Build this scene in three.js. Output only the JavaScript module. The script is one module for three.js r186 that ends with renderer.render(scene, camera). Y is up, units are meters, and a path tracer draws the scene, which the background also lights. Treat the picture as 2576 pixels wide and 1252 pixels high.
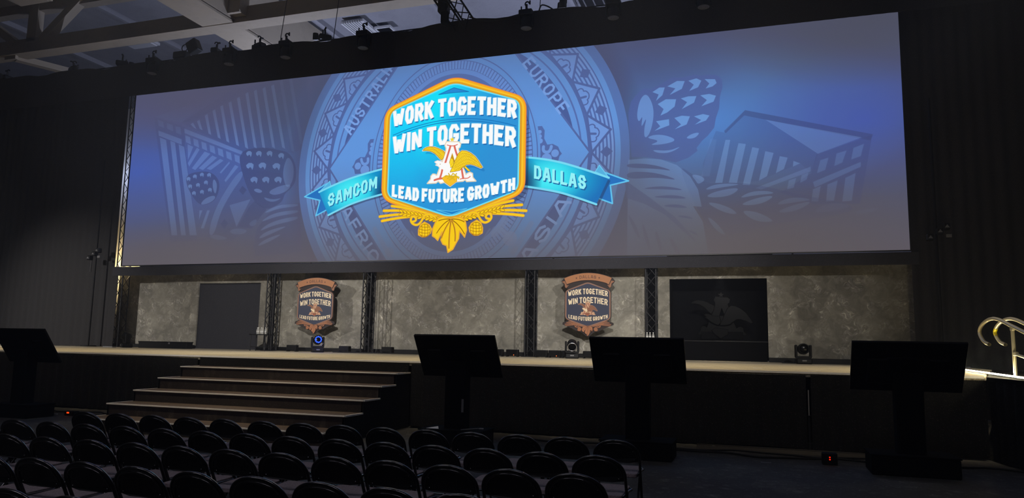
import * as THREE from 'three';
import { RoundedBoxGeometry } from 'three/addons/geometries/RoundedBoxGeometry.js';
import { mergeGeometries } from 'three/addons/utils/BufferGeometryUtils.js';
import { ImprovedNoise } from 'three/addons/math/ImprovedNoise.js';
import { RectAreaLightUniformsLib } from 'three/addons/lights/RectAreaLightUniformsLib.js';

// ------------------------------------------------------------------ camera, exposure, large lights
const scene = new THREE.Scene();
scene.background = new THREE.Color(0x000000);
scene.fog = new THREE.FogExp2(0xa8b0c4, 0.0022);   // theatrical haze hanging in the hall
const camera = new THREE.PerspectiveCamera(37.345, 2576 / 1252, 0.05, 120);
camera.position.set(4.746, 1.594, 12.802);
camera.rotation.order = 'YXZ';
camera.rotation.set(0.127182, 0.317309, 0.017956);
const renderer = new THREE.WebGLRenderer({ antialias: true });
renderer.toneMapping = THREE.LinearToneMapping;
renderer.toneMappingExposure = 1;
renderer.shadowMap.enabled = true;
renderer.shadowMap.type = THREE.PCFSoftShadowMap;
RectAreaLightUniformsLib.init();

const L = {
  screenFill: 0.05, screenGlow: 1.0,
  wash: 170, profile: 680, centre: 1180, panel: 4.6, stair: 95, truss: 60, backBlue: 100, backWarm: 7, led: 0.7, emblem: 8,
};
const WARM = 0xffebc6, DAY = 0xfaf4ee, BLUE = 0xb2badb;

// the projected picture is the largest source of the hall
const screenLight = new THREE.RectAreaLight(0x6f9be8, L.screenFill, 24.4, 6.05);
screenLight.position.set(-3.83, 7.094, -7.06); screenLight.lookAt(-3.83, 7.094, 5); scene.add(screenLight);

// ------------------------------------------------------------------ helpers
const rnd = (s => () => { s |= 0; s = s + 0x6D2B79F5 | 0; let t = Math.imul(s ^ s >>> 15, 1 | s); t = t + Math.imul(t ^ t >>> 7, 61 | t) ^ t; return ((t ^ t >>> 14) >>> 0) / 4294967296; })(20240);
const taken = {};
const numbered = n => { const k = taken[n] = (taken[n] ?? -1) + 1; return k ? n + '_' + String(k).padStart(3, '0') : n; };
const V = (x, y, z) => new THREE.Vector3(x, y, z);
const shade = m => { m.castShadow = m.receiveShadow = true; return m; };
function thing(name, label, category, [x, y, z] = [0, 0, 0], turn = 0, group) {
  const o = new THREE.Group(); o.name = numbered(name); scene.add(o);
  o.position.set(x, y, z); o.rotation.y = turn; o.userData = { label, category };
  if (group) o.userData.group = group;
  return o;
}
function part(parent, name, geo, mat, [x, y, z] = [0, 0, 0], rot) {
  const m = shade(new THREE.Mesh(Array.isArray(geo) ? merge(geo) : geo, mat)); m.name = name; m.position.set(x, y, z);
  if (rot) m.rotation.set(...rot);
  parent.add(m); return m;
}
function struct(name, geo, mat, pos = [0, 0, 0], rot) { const m = part(scene, name, geo, mat, pos, rot); m.userData.kind = 'structure'; return m; }
function single(name, label, category, geo, mat, pos, rot, group) {
  const m = part(scene, numbered(name), geo, mat, pos, rot); m.userData = { label, category }; if (group) m.userData.group = group; return m;
}
function copy(o, label, pos, turn) {
  const c = o.clone(); c.name = numbered(o.name.replace(/_\d{3}$/, '')); scene.add(c);
  c.userData = { ...o.userData, label }; if (pos) c.position.set(...pos); if (turn !== undefined) c.rotation.y = turn;
  return c;
}
const merge = l => mergeGeometries(l.map(g => { let q = g.index ? g.toNonIndexed() : g; for (const k of Object.keys(q.attributes)) if (!['position', 'normal', 'uv'].includes(k)) q.deleteAttribute(k); return q; }));
function metres(g) { // uv in metres by the way each face points
  const p = g.attributes.position, n = g.attributes.normal, uv = g.attributes.uv;
  for (let i = 0; i < p.count; i++) { const a = Math.abs(n.getX(i)), b = Math.abs(n.getY(i)), c = Math.abs(n.getZ(i)); if (a >= b && a >= c) uv.setXY(i, p.getZ(i), p.getY(i)); else if (b >= c) uv.setXY(i, p.getX(i), p.getZ(i)); else uv.setXY(i, p.getX(i), p.getY(i)); }
  return g;
}
const box = (w, h, d, x = 0, y = 0, z = 0) => metres(new THREE.BoxGeometry(w, h, d).translate(x, y, z));
const rbox = (w, h, d, r = 0.01, x = 0, y = 0, z = 0) => metres(new RoundedBoxGeometry(w, h, d, 2, Math.min(r, w / 2.01, h / 2.01, d / 2.01)).translate(x, y, z));
const cyl = (r, h, x = 0, y = 0, z = 0, n = 16, r2 = r) => new THREE.CylinderGeometry(r2, r, h, n).translate(x, y, z);
function rod(a, b, r, n = 8) {
  const d = b.clone().sub(a), g = new THREE.CylinderGeometry(r, r, d.length(), n);
  g.applyQuaternion(new THREE.Quaternion().setFromUnitVectors(V(0, 1, 0), d.normalize()));
  return g.translate((a.x + b.x) / 2, (a.y + b.y) / 2, (a.z + b.z) / 2);
}
function bar(a, b, w, h) { // rectangular bar between two points
  const d = b.clone().sub(a), len = d.length(), g = new THREE.BoxGeometry(w, h, len);
  const m = new THREE.Matrix4().lookAt(a, b, V(0, 1, 0)); g.applyMatrix4(m);
  return g.translate((a.x + b.x) / 2, (a.y + b.y) / 2, (a.z + b.z) / 2);
}
const tube = (pts, r, seg = 40, n = 8, closed = false, tension = 0.5) => new THREE.TubeGeometry(new THREE.CatmullRomCurve3(pts, closed, 'catmullrom', tension), seg, r, n, closed);
function extrude(pts, depth, bevel = 0.004, holes = []) {
  const s = new THREE.Shape(pts.map(p => new THREE.Vector2(...p)));
  for (const h of holes) s.holes.push(new THREE.Path(h.map(p => new THREE.Vector2(...p))));
  return new THREE.ExtrudeGeometry(s, { depth, bevelEnabled: bevel > 0, bevelSize: bevel, bevelThickness: bevel, bevelSegments: 2, curveSegments: 6 });
}
// a hanging cloth with folds: top(x) and bottom(x) heights, thickness th
function cloth(x0, x1, bottom, top, fold = 0.22, amp = 0.05, step = 0.04, th = 0.012) {
  const n = Math.max(2, Math.round((x1 - x0) / step)), P = [], U = [], I = [];
  const ph = []; for (let i = 0; i < 60; i++) ph.push(rnd() * 6.28);
  const zf = x => amp * (Math.sin(6.283 * x / fold + 1.3 * Math.sin(x * 1.7 + ph[0])) * (0.65 + 0.35 * Math.sin(x * 0.9 + ph[1])) + 0.3 * Math.sin(6.283 * x / (fold * 2.7) + ph[2]));
  const rows = 5;
  for (const side of [1, -1]) for (let i = 0; i <= n; i++) for (let j = 0; j <= rows; j++) {
    const x = x0 + (x1 - x0) * i / n, t = j / rows, y = bottom(x) + (top(x) - bottom(x)) * t;
    P.push(x, y, zf(x) * (1 - 0.35 * t) + side * th / 2); U.push(x, y);
  }
  const S = (n + 1) * (rows + 1), id = (s, i, j) => s * S + i * (rows + 1) + j;
  for (let i = 0; i < n; i++) for (let j = 0; j < rows; j++) {
    I.push(id(0, i, j), id(0, i + 1, j), id(0, i + 1, j + 1), id(0, i, j), id(0, i + 1, j + 1), id(0, i, j + 1));
    I.push(id(1, i, j), id(1, i + 1, j + 1), id(1, i + 1, j), id(1, i, j), id(1, i, j + 1), id(1, i + 1, j + 1));
  }
  for (let i = 0; i < n; i++) for (const j of [0, rows]) { const f = j ? 1 : 0; const a = id(0, i, j), b = id(0, i + 1, j), c = id(1, i, j), d = id(1, i + 1, j); f ? I.push(a, b, d, a, d, c) : I.push(a, d, b, a, c, d); }
  for (let j = 0; j < rows; j++) for (const i of [0, n]) { const a = id(0, i, j), b = id(0, i, j + 1), c = id(1, i, j), d = id(1, i, j + 1); i ? I.push(a, c, d, a, d, b) : I.push(a, d, c, a, b, d); }
  const g = new THREE.BufferGeometry();
  g.setAttribute('position', new THREE.Float32BufferAttribute(P, 3)); g.setAttribute('uv', new THREE.Float32BufferAttribute(U, 2)); g.setIndex(I);
  const q = g.toNonIndexed(); g.computeVertexNormals(); return g;
}
const K = c => () => c;

// ------------------------------------------------------------------ textures and materials
const canvas = (w, h) => { const c = document.createElement('canvas'); c.width = w; c.height = h; return [c, c.getContext('2d')]; };
function tex(c, srgb = true, rx = 1, ry = 1) { const t = new THREE.CanvasTexture(c); if (srgb) t.colorSpace = THREE.SRGBColorSpace; t.wrapS = t.wrapT = THREE.RepeatWrapping; t.repeat.set(rx, ry); t.magFilter = THREE.LinearFilter; return t; }
function noiseTex(w, h, base, amp, sizes, metres, srgb = true) { // grain of several sizes around a base colour
  const [c, x] = canvas(w, h); x.fillStyle = `rgb(${base})`; x.fillRect(0, 0, w, h);
  for (const [size, count, a] of sizes) for (let i = 0; i < count; i++) {
    const v = (rnd() - 0.5) * 2 * amp * a, px = rnd() * w, py = rnd() * h, r = size * (0.5 + rnd());
    x.fillStyle = v > 0 ? `rgba(255,250,240,${v})` : `rgba(0,0,0,${-v})`;
    for (const ox of [0, -w, w]) for (const oy of [0, -h, h]) { if (px + ox + r < 0 || px + ox - r > w || py + oy + r < 0 || py + oy - r > h) continue; x.beginPath(); x.ellipse(px + ox, py + oy, r, r * (0.5 + 0.5 * rnd()), rnd() * 3, 0, 7); x.fill(); }
  }
  return tex(c, srgb, 1 / metres, 1 / metres);
}
const std = (color, roughness = 0.8, o = {}) => new THREE.MeshStandardMaterial({ color, roughness, ...o });

// plaster with torn pale trowel smears for the scenic flats, 10 m by 2.5 m, from warped noise
function plaster() {
  const W = 2048, H = 512, [c, x] = canvas(W, H), img = x.createImageData(W, H), N = new ImprovedNoise();
  const fbm = (u, v, o, z) => { let s = 0, a = 0.5; for (let k = 0; k < o; k++) { s += a * N.noise(u, v, z + k * 7.3); u *= 2.07; v *= 2.07; a *= 0.52; } return s; };
  const step = (a, b, t) => { t = Math.min(1, Math.max(0, (t - a) / (b - a))); return t * t * (3 - 2 * t); };
  for (let j = 0; j < H; j++) for (let i = 0; i < W; i++) {
    const u = i / 204.8, v = j / 204.8, wx = fbm(u * 2.2, v * 2.2, 3, 3.1), wy = fbm(u * 2.2, v * 2.2, 3, 41.7);
    const tone = fbm(u * 1.3 + wx, v * 1.3 + wy, 5, 12.5), ridge = 1 - Math.abs(fbm(u * 6 + wx * 5, v * 6 + wy * 5, 4, 77.2)) * 2.6;
    const mask = step(-0.12, 0.26, fbm(u * 3.2 + wy, v * 3.2 + wx, 3, 130.4)), vein = step(0.5, 1, ridge) * (0.2 + 0.8 * mask), fleck = step(0.05, 0.4, fbm(u * 11 + wx * 6, v * 11 + wy * 6, 4, 210.9)) * (0.15 + 0.85 * mask), g = (rnd() - 0.5) * 9;
    const k = 128 + tone * 62 + vein * 24 + fleck * 52 + g, o = (j * W + i) * 4;
    img.data[o] = k * 1.01; img.data[o + 1] = k * 0.985; img.data[o + 2] = k * 0.9 + vein * 5; img.data[o + 3] = 255;
  }
  x.putImageData(img, 0, 0); return tex(c, true, 1 / 10, 1 / 2.5);
}
const plasterMap = plaster();
const plasterBump = plasterMap.clone(); plasterBump.colorSpace = THREE.NoColorSpace;
const M = {
  plaster: std(0xffffff, 0.9, { map: plasterMap, bumpMap: plasterBump, bumpScale: 0.004 }),
  drape: new THREE.MeshPhysicalMaterial({ color: 0xffffff, roughness: 1, specularIntensity: 0.35, map: noiseTex(256, 256, '48,47,48', 0.12, [[1, 5000, 1]], 1) }),
  skirt: new THREE.MeshPhysicalMaterial({ color: 0xffffff, roughness: 1, specularIntensity: 0.3, map: noiseTex(256, 256, '24,24,25', 0.18, [[1, 5000, 1]], 1) }),
  header: std(0xffffff, 1, { map: noiseTex(256, 256, '46,46,52', 0.15, [[1, 5000, 1]], 1) }),
  deck: std(0xffffff, 0.95, { map: noiseTex(512, 512, '184,172,142', 0.45, [[1.2, 16000, 1], [3, 1500, 0.5], [26, 150, 0.12]], 2) }),
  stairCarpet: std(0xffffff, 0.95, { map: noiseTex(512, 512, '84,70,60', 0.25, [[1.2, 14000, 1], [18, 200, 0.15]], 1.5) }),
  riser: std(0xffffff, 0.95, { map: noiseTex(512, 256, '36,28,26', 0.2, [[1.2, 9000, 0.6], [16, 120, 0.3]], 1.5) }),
  floor: std(0xffffff, 0.75, { map: noiseTex(1024, 1024, '50,49,48', 0.3, [[1.5, 22000, 1], [8, 2600, 0.4], [50, 260, 0.2]], 6) }),
  edge: std(0xf6f2ea, 0.5),
  ceiling: std(0xffffff, 0.95, { map: noiseTex(512, 512, '150,150,155', 0.1, [[2, 6000, 0.6], [40, 120, 0.2]], 4) }),
  beam: std(0xffffff, 0.8, { map: noiseTex(512, 512, '178,166,144', 0.1, [[1.5, 6000, 0.5], [20, 120, 0.3]], 3) }),
  hallWall: std(0x303032, 0.95),
  backWall: std(0x9a9aa4, 0.95),
  black: new THREE.MeshPhysicalMaterial({ color: 0x060607, roughness: 0.55, specularIntensity: 0.45 }), blackMatte: new THREE.MeshPhysicalMaterial({ color: 0x070708, roughness: 0.95, specularIntensity: 0.15 }), plastic: new THREE.MeshPhysicalMaterial({ color: 0x050506, roughness: 0.5, specularIntensity: 0.3 }), truss: std(0x1a1a1c, 0.45, { metalness: 0.3 }),
  enamel: new THREE.MeshPhysicalMaterial({ color: 0x07070a, roughness: 0.3, clearcoat: 1, clearcoatRoughness: 0.1 }),
  panel: new THREE.MeshPhysicalMaterial({ color: 0x060608, roughness: 0.5, clearcoat: 0.35, clearcoatRoughness: 0.35 }),
  seat: std(0xffffff, 0.85, { map: noiseTex(128, 128, '132,119,123', 0.3, [[1, 2500, 1]], 0.3) }),
  steel: std(0xc9c5b8, 0.38, { metalness: 0.85 }), rail: std(0xd8cfae, 0.35, { metalness: 0.6 }),
  white: std(0xdedede, 0.6), paper: std(0xd8d8dc, 0.8), grey: std(0x6a6a6c, 0.6), lens: std(0x8f8f92, 0.35), yellow: std(0xd8c80a, 0.5),
  bottle: new THREE.MeshPhysicalMaterial({ color: 0xf2f2ee, roughness: 0.08, transmission: 0.75, thickness: 0, ior: 1.33 }),
  cap: std(0xe8e8e4, 0.5), bottleLabel: std(0xc9c9c4, 0.7), cord: std(0x0a0a0a, 0.7), chrome: std(0xb8b8bc, 0.25, { metalness: 0.9 }),
  gloss: new THREE.MeshPhysicalMaterial({ color: 0x020202, roughness: 0.2, specularIntensity: 0.25 }),
};
const glow = (hex, k) => new THREE.MeshStandardMaterial({ color: 0x000000, emissive: hex, emissiveIntensity: k, roughness: 0.6 });

// ------------------------------------------------------------------ lettering and artwork
const GLYPH = {
  O: [1, [[0, .24], [.28, 0], [.72, 0], [1, .24], [1, .76], [.72, 1], [.28, 1], [0, .76], 0]], W: [1.55, [[0, 1], [.24, 0], [.5, .8], [.76, 0], [1, 1]]],
  R: [1, [[0, 0], [0, 1], [.74, 1], [1, .82], [1, .62], [.76, .46], [0, .46]], [[.55, .46], [1, 0]]], K: [1.05, [[0, 0], [0, 1]], [[1, 1], [.12, .46]], [[.36, .6], [1, 0]]],
  T: [1, [[0, 1], [1, 1]], [[.5, 1], [.5, 0]]], G: [1, [[1, .8], [.72, 1], [.28, 1], [0, .76], [0, .24], [.28, 0], [.72, 0], [1, .24], [1, .42], [.66, .42]]],
  E: [.88, [[1, 1], [0, 1], [0, 0], [1, 0]], [[0, .5], [.78, .5]]], H: [1, [[0, 0], [0, 1]], [[1, 0], [1, 1]], [[0, .5], [1, .5]]], I: [0, [[0, 0], [0, 1]]],
  N: [1.05, [[0, 0], [0, 1], [1, 0], [1, 1]]], L: [.85, [[0, 1], [0, 0], [1, 0]]], A: [1.1, [[0, 0], [.36, 1], [.64, 1], [1, 0]], [[.16, .28], [.84, .28]]],
  D: [1, [[0, 0], [0, 1], [.66, 1], [1, .76], [1, .24], [.66, 0], 0]], F: [.85, [[0, 0], [0, 1], [1, 1]], [[0, .5], [.8, .5]]], U: [1, [[0, 1], [0, .24], [.28, 0], [.72, 0], [1, .24], [1, 1]]],
  S: [1, [[1, .74], [.74, 1], [.26, 1], [0, .8], [0, .66], [.24, .52], [.76, .46], [1, .34], [1, .2], [.74, 0], [.26, 0], [0, .26]]], M: [1.35, [[0, 0], [0, 1], [.5, .3], [1, 1], [1, 0]]],
  C: [1, [[1, .74], [.72, 1], [.28, 1], [0, .76], [0, .24], [.28, 0], [.72, 0], [1, .26]]], P: [1, [[0, 0], [0, 1], [.72, 1], [1, .82], [1, .58], [.72, .42], [0, .42]]],
};
// block letters between x0 and x1, their feet on bot(x) and heads on top(x)
function letters(x, str, x0, x1, top, bot, th, fill, gap = 0.3, outline) {
  const unit = s => [...s].reduce((a, ch) => a + (ch === ' ' ? 0.55 : GLYPH[ch][0] + gap), 0) - gap;
  const n = [...str].filter(ch => ch !== ' ').length, u = (x1 - x0 - n * th) / unit(str);
  const draw = (w, style) => {
    x.strokeStyle = style; x.lineWidth = w; x.lineJoin = 'miter'; x.miterLimit = 3; x.lineCap = 'butt';
    let px = x0;
    for (const ch of str) {
      if (ch === ' ') { px += 0.55 * u; continue; }
      const [gw, ...strokes] = GLYPH[ch], ww = gw * u;
      for (const st of strokes) {
        const closed = st[st.length - 1] === 0, pts = closed ? st.slice(0, -1) : st, out = [];
        for (let i = 0; i < pts.length; i++) {
          const P = pts[i], Q = pts[(i + 1) % pts.length], steps = i === pts.length - 1 && !closed ? 1 : 5;
          for (let k = 0; k < steps; k++) {
            const gx = P[0] + (Q[0] - P[0]) * k / 5, gy = P[1] + (Q[1] - P[1]) * k / 5, X = px + th / 2 + gx * ww, b = bot(X), t = top(X);
            out.push([X, b - Math.sign(b - t) * th / 2 + (t - b - Math.sign(t - b) * th) * gy]);
          }
        }
        if (!closed) { // square the ends out to the full letter box
          for (const [e, f] of [[0, 1], [out.length - 1, out.length - 2]]) { const dx = out[e][0] - out[f][0], dy = out[e][1] - out[f][1], l = Math.hypot(dx, dy) || 1; out[e] = [out[e][0] + dx / l * th / 2, out[e][1] + dy / l * th / 2]; }
        }
        x.beginPath(); out.forEach((p, i) => x[i ? 'lineTo' : 'moveTo'](...p)); if (closed) x.closePath(); x.stroke();
      }
      px += ww + th + gap * u;
    }
  };
  if (outline) draw(th + outline[1], outline[0]);
  draw(th, fill);
}
function poly(x, pts, fill, smooth = 0, stroke, lw) {
  x.beginPath();
  if (smooth) {
    const n = pts.length, mid = (a, b) => [(a[0] + b[0]) / 2, (a[1] + b[1]) / 2];
    x.moveTo(...mid(pts[n - 1], pts[0]));
    for (let i = 0; i < n; i++) x.quadraticCurveTo(...pts[i], ...mid(pts[i], pts[(i + 1) % n]));
  } else pts.forEach((p, i) => x[i ? 'lineTo' : 'moveTo'](...p));
  x.closePath();
  if (fill) { x.fillStyle = fill; x.fill(); }
  if (stroke) { x.strokeStyle = stroke; x.lineWidth = lw; x.lineJoin = 'round'; x.stroke(); }
}
function curve(x, pts, stroke, lw, smooth = true) {
  x.strokeStyle = stroke; x.lineWidth = lw; x.lineCap = 'round'; x.lineJoin = 'round'; x.beginPath(); x.moveTo(...pts[0]);
  if (!smooth || pts.length < 3) pts.slice(1).forEach(p => x.lineTo(...p));
  else { for (let i = 1; i < pts.length - 1; i++) { const e = i === pts.length - 2 ? pts[i + 1] : [(pts[i][0] + pts[i + 1][0]) / 2, (pts[i][1] + pts[i + 1][1]) / 2]; x.quadraticCurveTo(...pts[i], ...e); } }
  x.stroke();
}
const mirror = (pts, c = 2057) => pts.map(([a, b]) => [2 * c - a, b]);
const star = (cx, cy, r) => Array.from({ length: 10 }, (_, i) => { const a = -Math.PI / 2 + i * Math.PI / 5, q = i % 2 ? r * 0.42 : r; return [cx + Math.cos(a) * q, cy + Math.sin(a) * q]; });

// the emblem: a lettered A with a spread eagle
const EMBLEM = {
  letter: [[2024,426],[2016,444],[2023,459],[2022,475],[2004,529],[1990,560],[1977,596],[1973,597],[1967,591],[1954,589],[1944,599],[1943,615],[1925,636],[1973,636],[1985,627],[1998,639],[2019,635],[2051,657],[2082,636],[2089,635],[2120,634],[2131,627],[2139,637],[2188,637],[2171,618],[2169,598],[2155,591],[2141,596],[2134,603],[2126,582],[2113,558],[2095,489],[2089,465],[2098,459],[2102,441],[2090,431]],
  gap: [[2057,486],[2043,531],[2074,533]],
  leftWing: [[1893,464],[1900,455],[1910,449],[1932,445],[1962,450],[1987,461],[2018,478],[2013,502],[2001,522],[1986,507],[1963,483],[1938,469],[1913,464]],
  rightWing: [[2064,551],[2074,524],[2090,491],[2109,478],[2133,481],[2157,493],[2181,512],[2198,534],[2221,569],[2213,573],[2182,558],[2158,550],[2135,551],[2125,559],[2111,567],[2102,578],[2071,583],[2048,584]],
  tail: [[2130,557],[2158,583],[2147,586],[2123,563]], body: [[2042,536],[2050,509],[2064,519],[2068,542],[2064,555],[2049,565]],
  head: [[1964,527],[1977,522],[1994,526],[2014,535],[2043,536],[2049,555],[2047,573],[2039,582],[2015,573],[1995,561],[1982,548],[1969,543],[1982,540],[1972,534]],
  shield: [[2004,612],[2025,599],[2088,609],[2086,634],[2051,657],[2017,631]], star: [[2055,416]][0],
  reds: [[[2046,450],[2041,469],[2020,537]], [[2005,570],[2002,589],[1994,611]], [[2068,451],[2072,469],[2084,500]], [[2111,572],[2114,590],[2120,619]], [[1964,621],[1985,614],[2006,614]], [[2104,623],[2122,619],[2148,622],[2157,612]], [[2028,443],[2044,449],[2071,450],[2084,444]]],
  feathers: [[[1903,459],[1937,455],[1970,467]], [[1942,450],[1970,467],[1993,487]], [[1968,471],[2003,499]], [[1980,465],[2012,483]], [[1983,491],[2003,511]], [[2079,524],[2095,498],[2114,491],[2138,496],[2167,509]], [[2074,542],[2100,517],[2128,502],[2157,516],[2189,540]], [[2072,556],[2101,537],[2134,523],[2165,530],[2206,564]], [[2070,565],[2099,553],[2130,541],[2158,541],[2182,551]], [[2073,577],[2099,567],[2120,557]], [[2145,508],[2169,516],[2213,562]], [[2087,571],[2106,563]], [[2048,550],[2062,542],[2064,523]]],
  claws: [[[2023,606],[2040,600],[2055,607],[2079,604],[2098,614]], [[2036,616],[2055,607],[2064,592]], [[2046,623],[2076,611],[2083,593]], [[2040,591],[2050,607],[2072,624]], [[2064,592],[2083,602],[2096,621]]],
};
const HOPS = {
  leaf: [[2057,825],[2038,814],[2015,810],[1991,816],[1975,840],[1962,870],[1962,906],[1977,915],[1992,930],[2005,905],[2015,887],[2009,928],[2020,949],[2041,957],[2049,991],[2075,976],[2091,946],[2105,923],[2108,885],[2123,901],[2136,917],[2146,881],[2139,840],[2120,818],[2081,814]],
  veins: [[[2057,827],[2022,836],[1985,892]], [[2055,832],[2023,877],[2011,918]], [[2060,832],[2051,894],[2053,970]], [[2063,830],[2089,874],[2085,935]], [[2065,828],[2104,849],[2135,901]], [[2057,825],[2027,818],[1994,830]], [[2063,825],[2098,821],[2131,840]]],
  cone: [[1916,833],[1894,847],[1884,873],[1885,899],[1908,910],[1935,906],[1952,891],[1957,870],[1945,849]], coneCentre: [[1919,874]][0],
  straws: [[[1663,797],[1772,786],[1870,796],[1972,822]], [[1677,820],[1790,802],[1887,801]], [[1685,767],[1789,768],[1869,784],[1960,813]], [[1730,744],[1800,755],[1903,780],[1993,812]]],
  grain: [[1784,781],[1994,825]], tendril: [[1971,809],[1948,792],[1915,796],[1899,832],[1877,850],[1849,841],[1837,819],[1850,799],[1870,810],[1868,828],[1851,830]],
};
const arch = (edge, mid, x0 = 1717, x1 = 2393) => X => { const t = (X - (x0 + x1) / 2) / ((x1 - x0) / 2); return mid + (edge - mid) * t * t; };
function shieldPath(inset) { // the house-shaped badge with rounded shoulders
  const x0 = 1671 + inset, x1 = 2440 - inset, c = 2056, t = 87 + inset * 1.05, st = 232 + inset * 0.4, sb = 706 - inset * 0.4, b = 846 - inset * 1.05, r = 60 - inset * 0.6, out = [];
  const corner = (p, q, s, k = 7) => { const d1 = Math.hypot(p[0] - q[0], p[1] - q[1]), d2 = Math.hypot(s[0] - q[0], s[1] - q[1]); const a = [q[0] + (p[0] - q[0]) * r / d1, q[1] + (p[1] - q[1]) * r / d1], e = [q[0] + (s[0] - q[0]) * r / d2, q[1] + (s[1] - q[1]) * r / d2]; for (let i = 0; i <= k; i++) { const u = i / k, v = 1 - u; out.push([v * v * a[0] + 2 * u * v * q[0] + u * u * e[0], v * v * a[1] + 2 * u * v * q[1] + u * u * e[1]]); } };
  const A = [c, t], B = [x1, st], C = [x1, sb], D = [c, b], E = [x0, sb], F = [x0, st];
  corner(F, A, B); corner(A, B, C); corner(B, C, D); corner(C, D, E); corner(D, E, F); corner(E, F, A);
  return out;
}
function drawEmblem(x, q) {
  for (const w of [EMBLEM.leftWing, EMBLEM.rightWing, EMBLEM.letter, EMBLEM.head]) poly(x, w, q.halo, 0, q.halo, 7);
  poly(x, EMBLEM.leftWing, q.gold, 1, q.line, 2.2);
  poly(x, EMBLEM.letter, q.white, 0, q.rim, 2.4); poly(x, EMBLEM.gap, q.fine || q.line, 0);
  for (const r of EMBLEM.reds) curve(x, r, q.red, r.length > 3 ? 4.5 : 10);
  poly(x, EMBLEM.tail, q.gold, 0, q.line, 1.5); poly(x, EMBLEM.body, q.gold, 1, q.line, 1.5); poly(x, EMBLEM.rightWing, q.gold, 0, q.line, 2.2);
  poly(x, EMBLEM.shield, q.shield, 0, q.line, 1); for (const c of EMBLEM.claws) { curve(x, c, q.line, 5); curve(x, c, q.gold, 3.2); }
  for (const [w, root, tip] of [[EMBLEM.rightWing, [[2070,570]][0], [[2210,551]][0]], [EMBLEM.leftWing, [[2013,500]][0], [[1900,460]][0]]]) { // rows of small feathers
    x.save(); x.beginPath(); w.forEach((p, i) => x[i ? 'lineTo' : 'moveTo'](...p)); x.closePath(); x.clip();
    const d = [tip[0] - root[0], tip[1] - root[1]], l = Math.hypot(...d), u = [d[0] / l, d[1] / l], v = [-u[1], u[0]];
    for (let i = 0; i < 16; i++) for (let j = -9; j < 9; j++) { const s = i * l / 15 + (j % 2) * 4, px = root[0] + u[0] * s + v[0] * j * 8, py = root[1] + u[1] * s + v[1] * j * 8; curve(x, [[px - v[0] * 4 - u[0] * 2, py - v[1] * 4 - u[1] * 2], [px + u[0] * 6, py + u[1] * 6], [px + v[0] * 4 - u[0] * 2, py + v[1] * 4 - u[1] * 2]], q.fine || q.line, 1.2); }
    x.restore();
  }
  for (const f of EMBLEM.feathers) curve(x, f, q.fine || q.line, 1.3);
  poly(x, EMBLEM.head, q.head, 0); x.fillStyle = q.line; const e = [[1993,540]][0]; x.fillRect(e[0] - 2, e[1] - 1.5, 4, 3);
  poly(x, star(...EMBLEM.star, 15), q.gold, 0, q.halo, 1.5);
}
function drawHops(x, q) {
  const both = f => { f(p => p); f(p => mirror(p)); };
  both(m => {
    for (const s of HOPS.straws) { curve(x, m(s), q.rim, 15); } for (const s of HOPS.straws) curve(x, m(s), q.gold, 9);
    const [a, b] = m(HOPS.grain);
    for (let i = 0; i < 11; i++) { const t = i / 10; for (const s of [-1, 1]) { x.save(); x.translate(a[0] + (b[0] - a[0]) * t, a[1] + (b[1] - a[1]) * t + s * 8); x.rotate(Math.atan2(b[1] - a[1], b[0] - a[0]) + s * 0.5 * Math.sign(a[0] - b[0])); x.beginPath(); x.ellipse(0, 0, 13, 6, 0, 0, 7); x.fillStyle = q.gold; x.fill(); x.strokeStyle = q.line; x.lineWidth = 1.6; x.stroke(); x.restore(); } }
    curve(x, m(HOPS.tendril), q.rim, 13); curve(x, m(HOPS.tendril), q.gold, 8);
    poly(x, m(HOPS.cone), q.gold, 0, q.rim, 5);
    const [cx, cy] = m([HOPS.coneCentre])[0];
    x.save(); x.beginPath(); x.ellipse(cx, cy + 4, 30, 34, 0, 0, 7); x.strokeStyle = q.line; x.lineWidth = 2; x.stroke(); x.clip();
    for (let k = -3; k <= 3; k++) { curve(x, [[cx - 34, cy + k * 15 - 8], [cx, cy + k * 15 + 8], [cx + 34, cy + k * 15 - 2]], q.line, 2); curve(x, [[cx + k * 15 - 4, cy - 40], [cx + k * 17 + 4, cy], [cx + k * 15, cy + 44]], q.line, 2); }
    x.restore();
  });
  poly(x, HOPS.leaf, q.gold, 0, q.rim, 6); for (const v of HOPS.veins) curve(x, v, q.line, 4); for (const v of HOPS.veins.slice(1, 4)) curve(x, v.map(([a, b]) => [a + 3, b]), q.vein, 4);
}
function drawWords(x, q) {
  const put = (dx, dy, fill, out) => {
    letters(x, 'WORK TOGETHER', 1717 + dx, 2393 + dx, X => arch(243, 197)(X - dx) + dy, X => arch(334, 291)(X - dx) + dy, 17, fill, 0.27, out);
    letters(x, 'WIN TOGETHER', 1722 + dx, 2391 + dx, X => arch(381, 338)(X - dx) + dy, X => arch(482, 438)(X - dx) + dy, 18, fill, 0.27, out);
    letters(x, 'LEAD FUTURE GROWTH', 1728 + dx, 2392 + dx, X => arch(629, 670)(X - dx) + dy, X => arch(690, 738)(X - dx) + dy, 12.5, fill, 0.32, out);
  };
  if (q.drop) put(4, 6, q.drop);
  put(0, 0, q.letter, q.letterRim && [q.letterRim, 6]);
}

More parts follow.
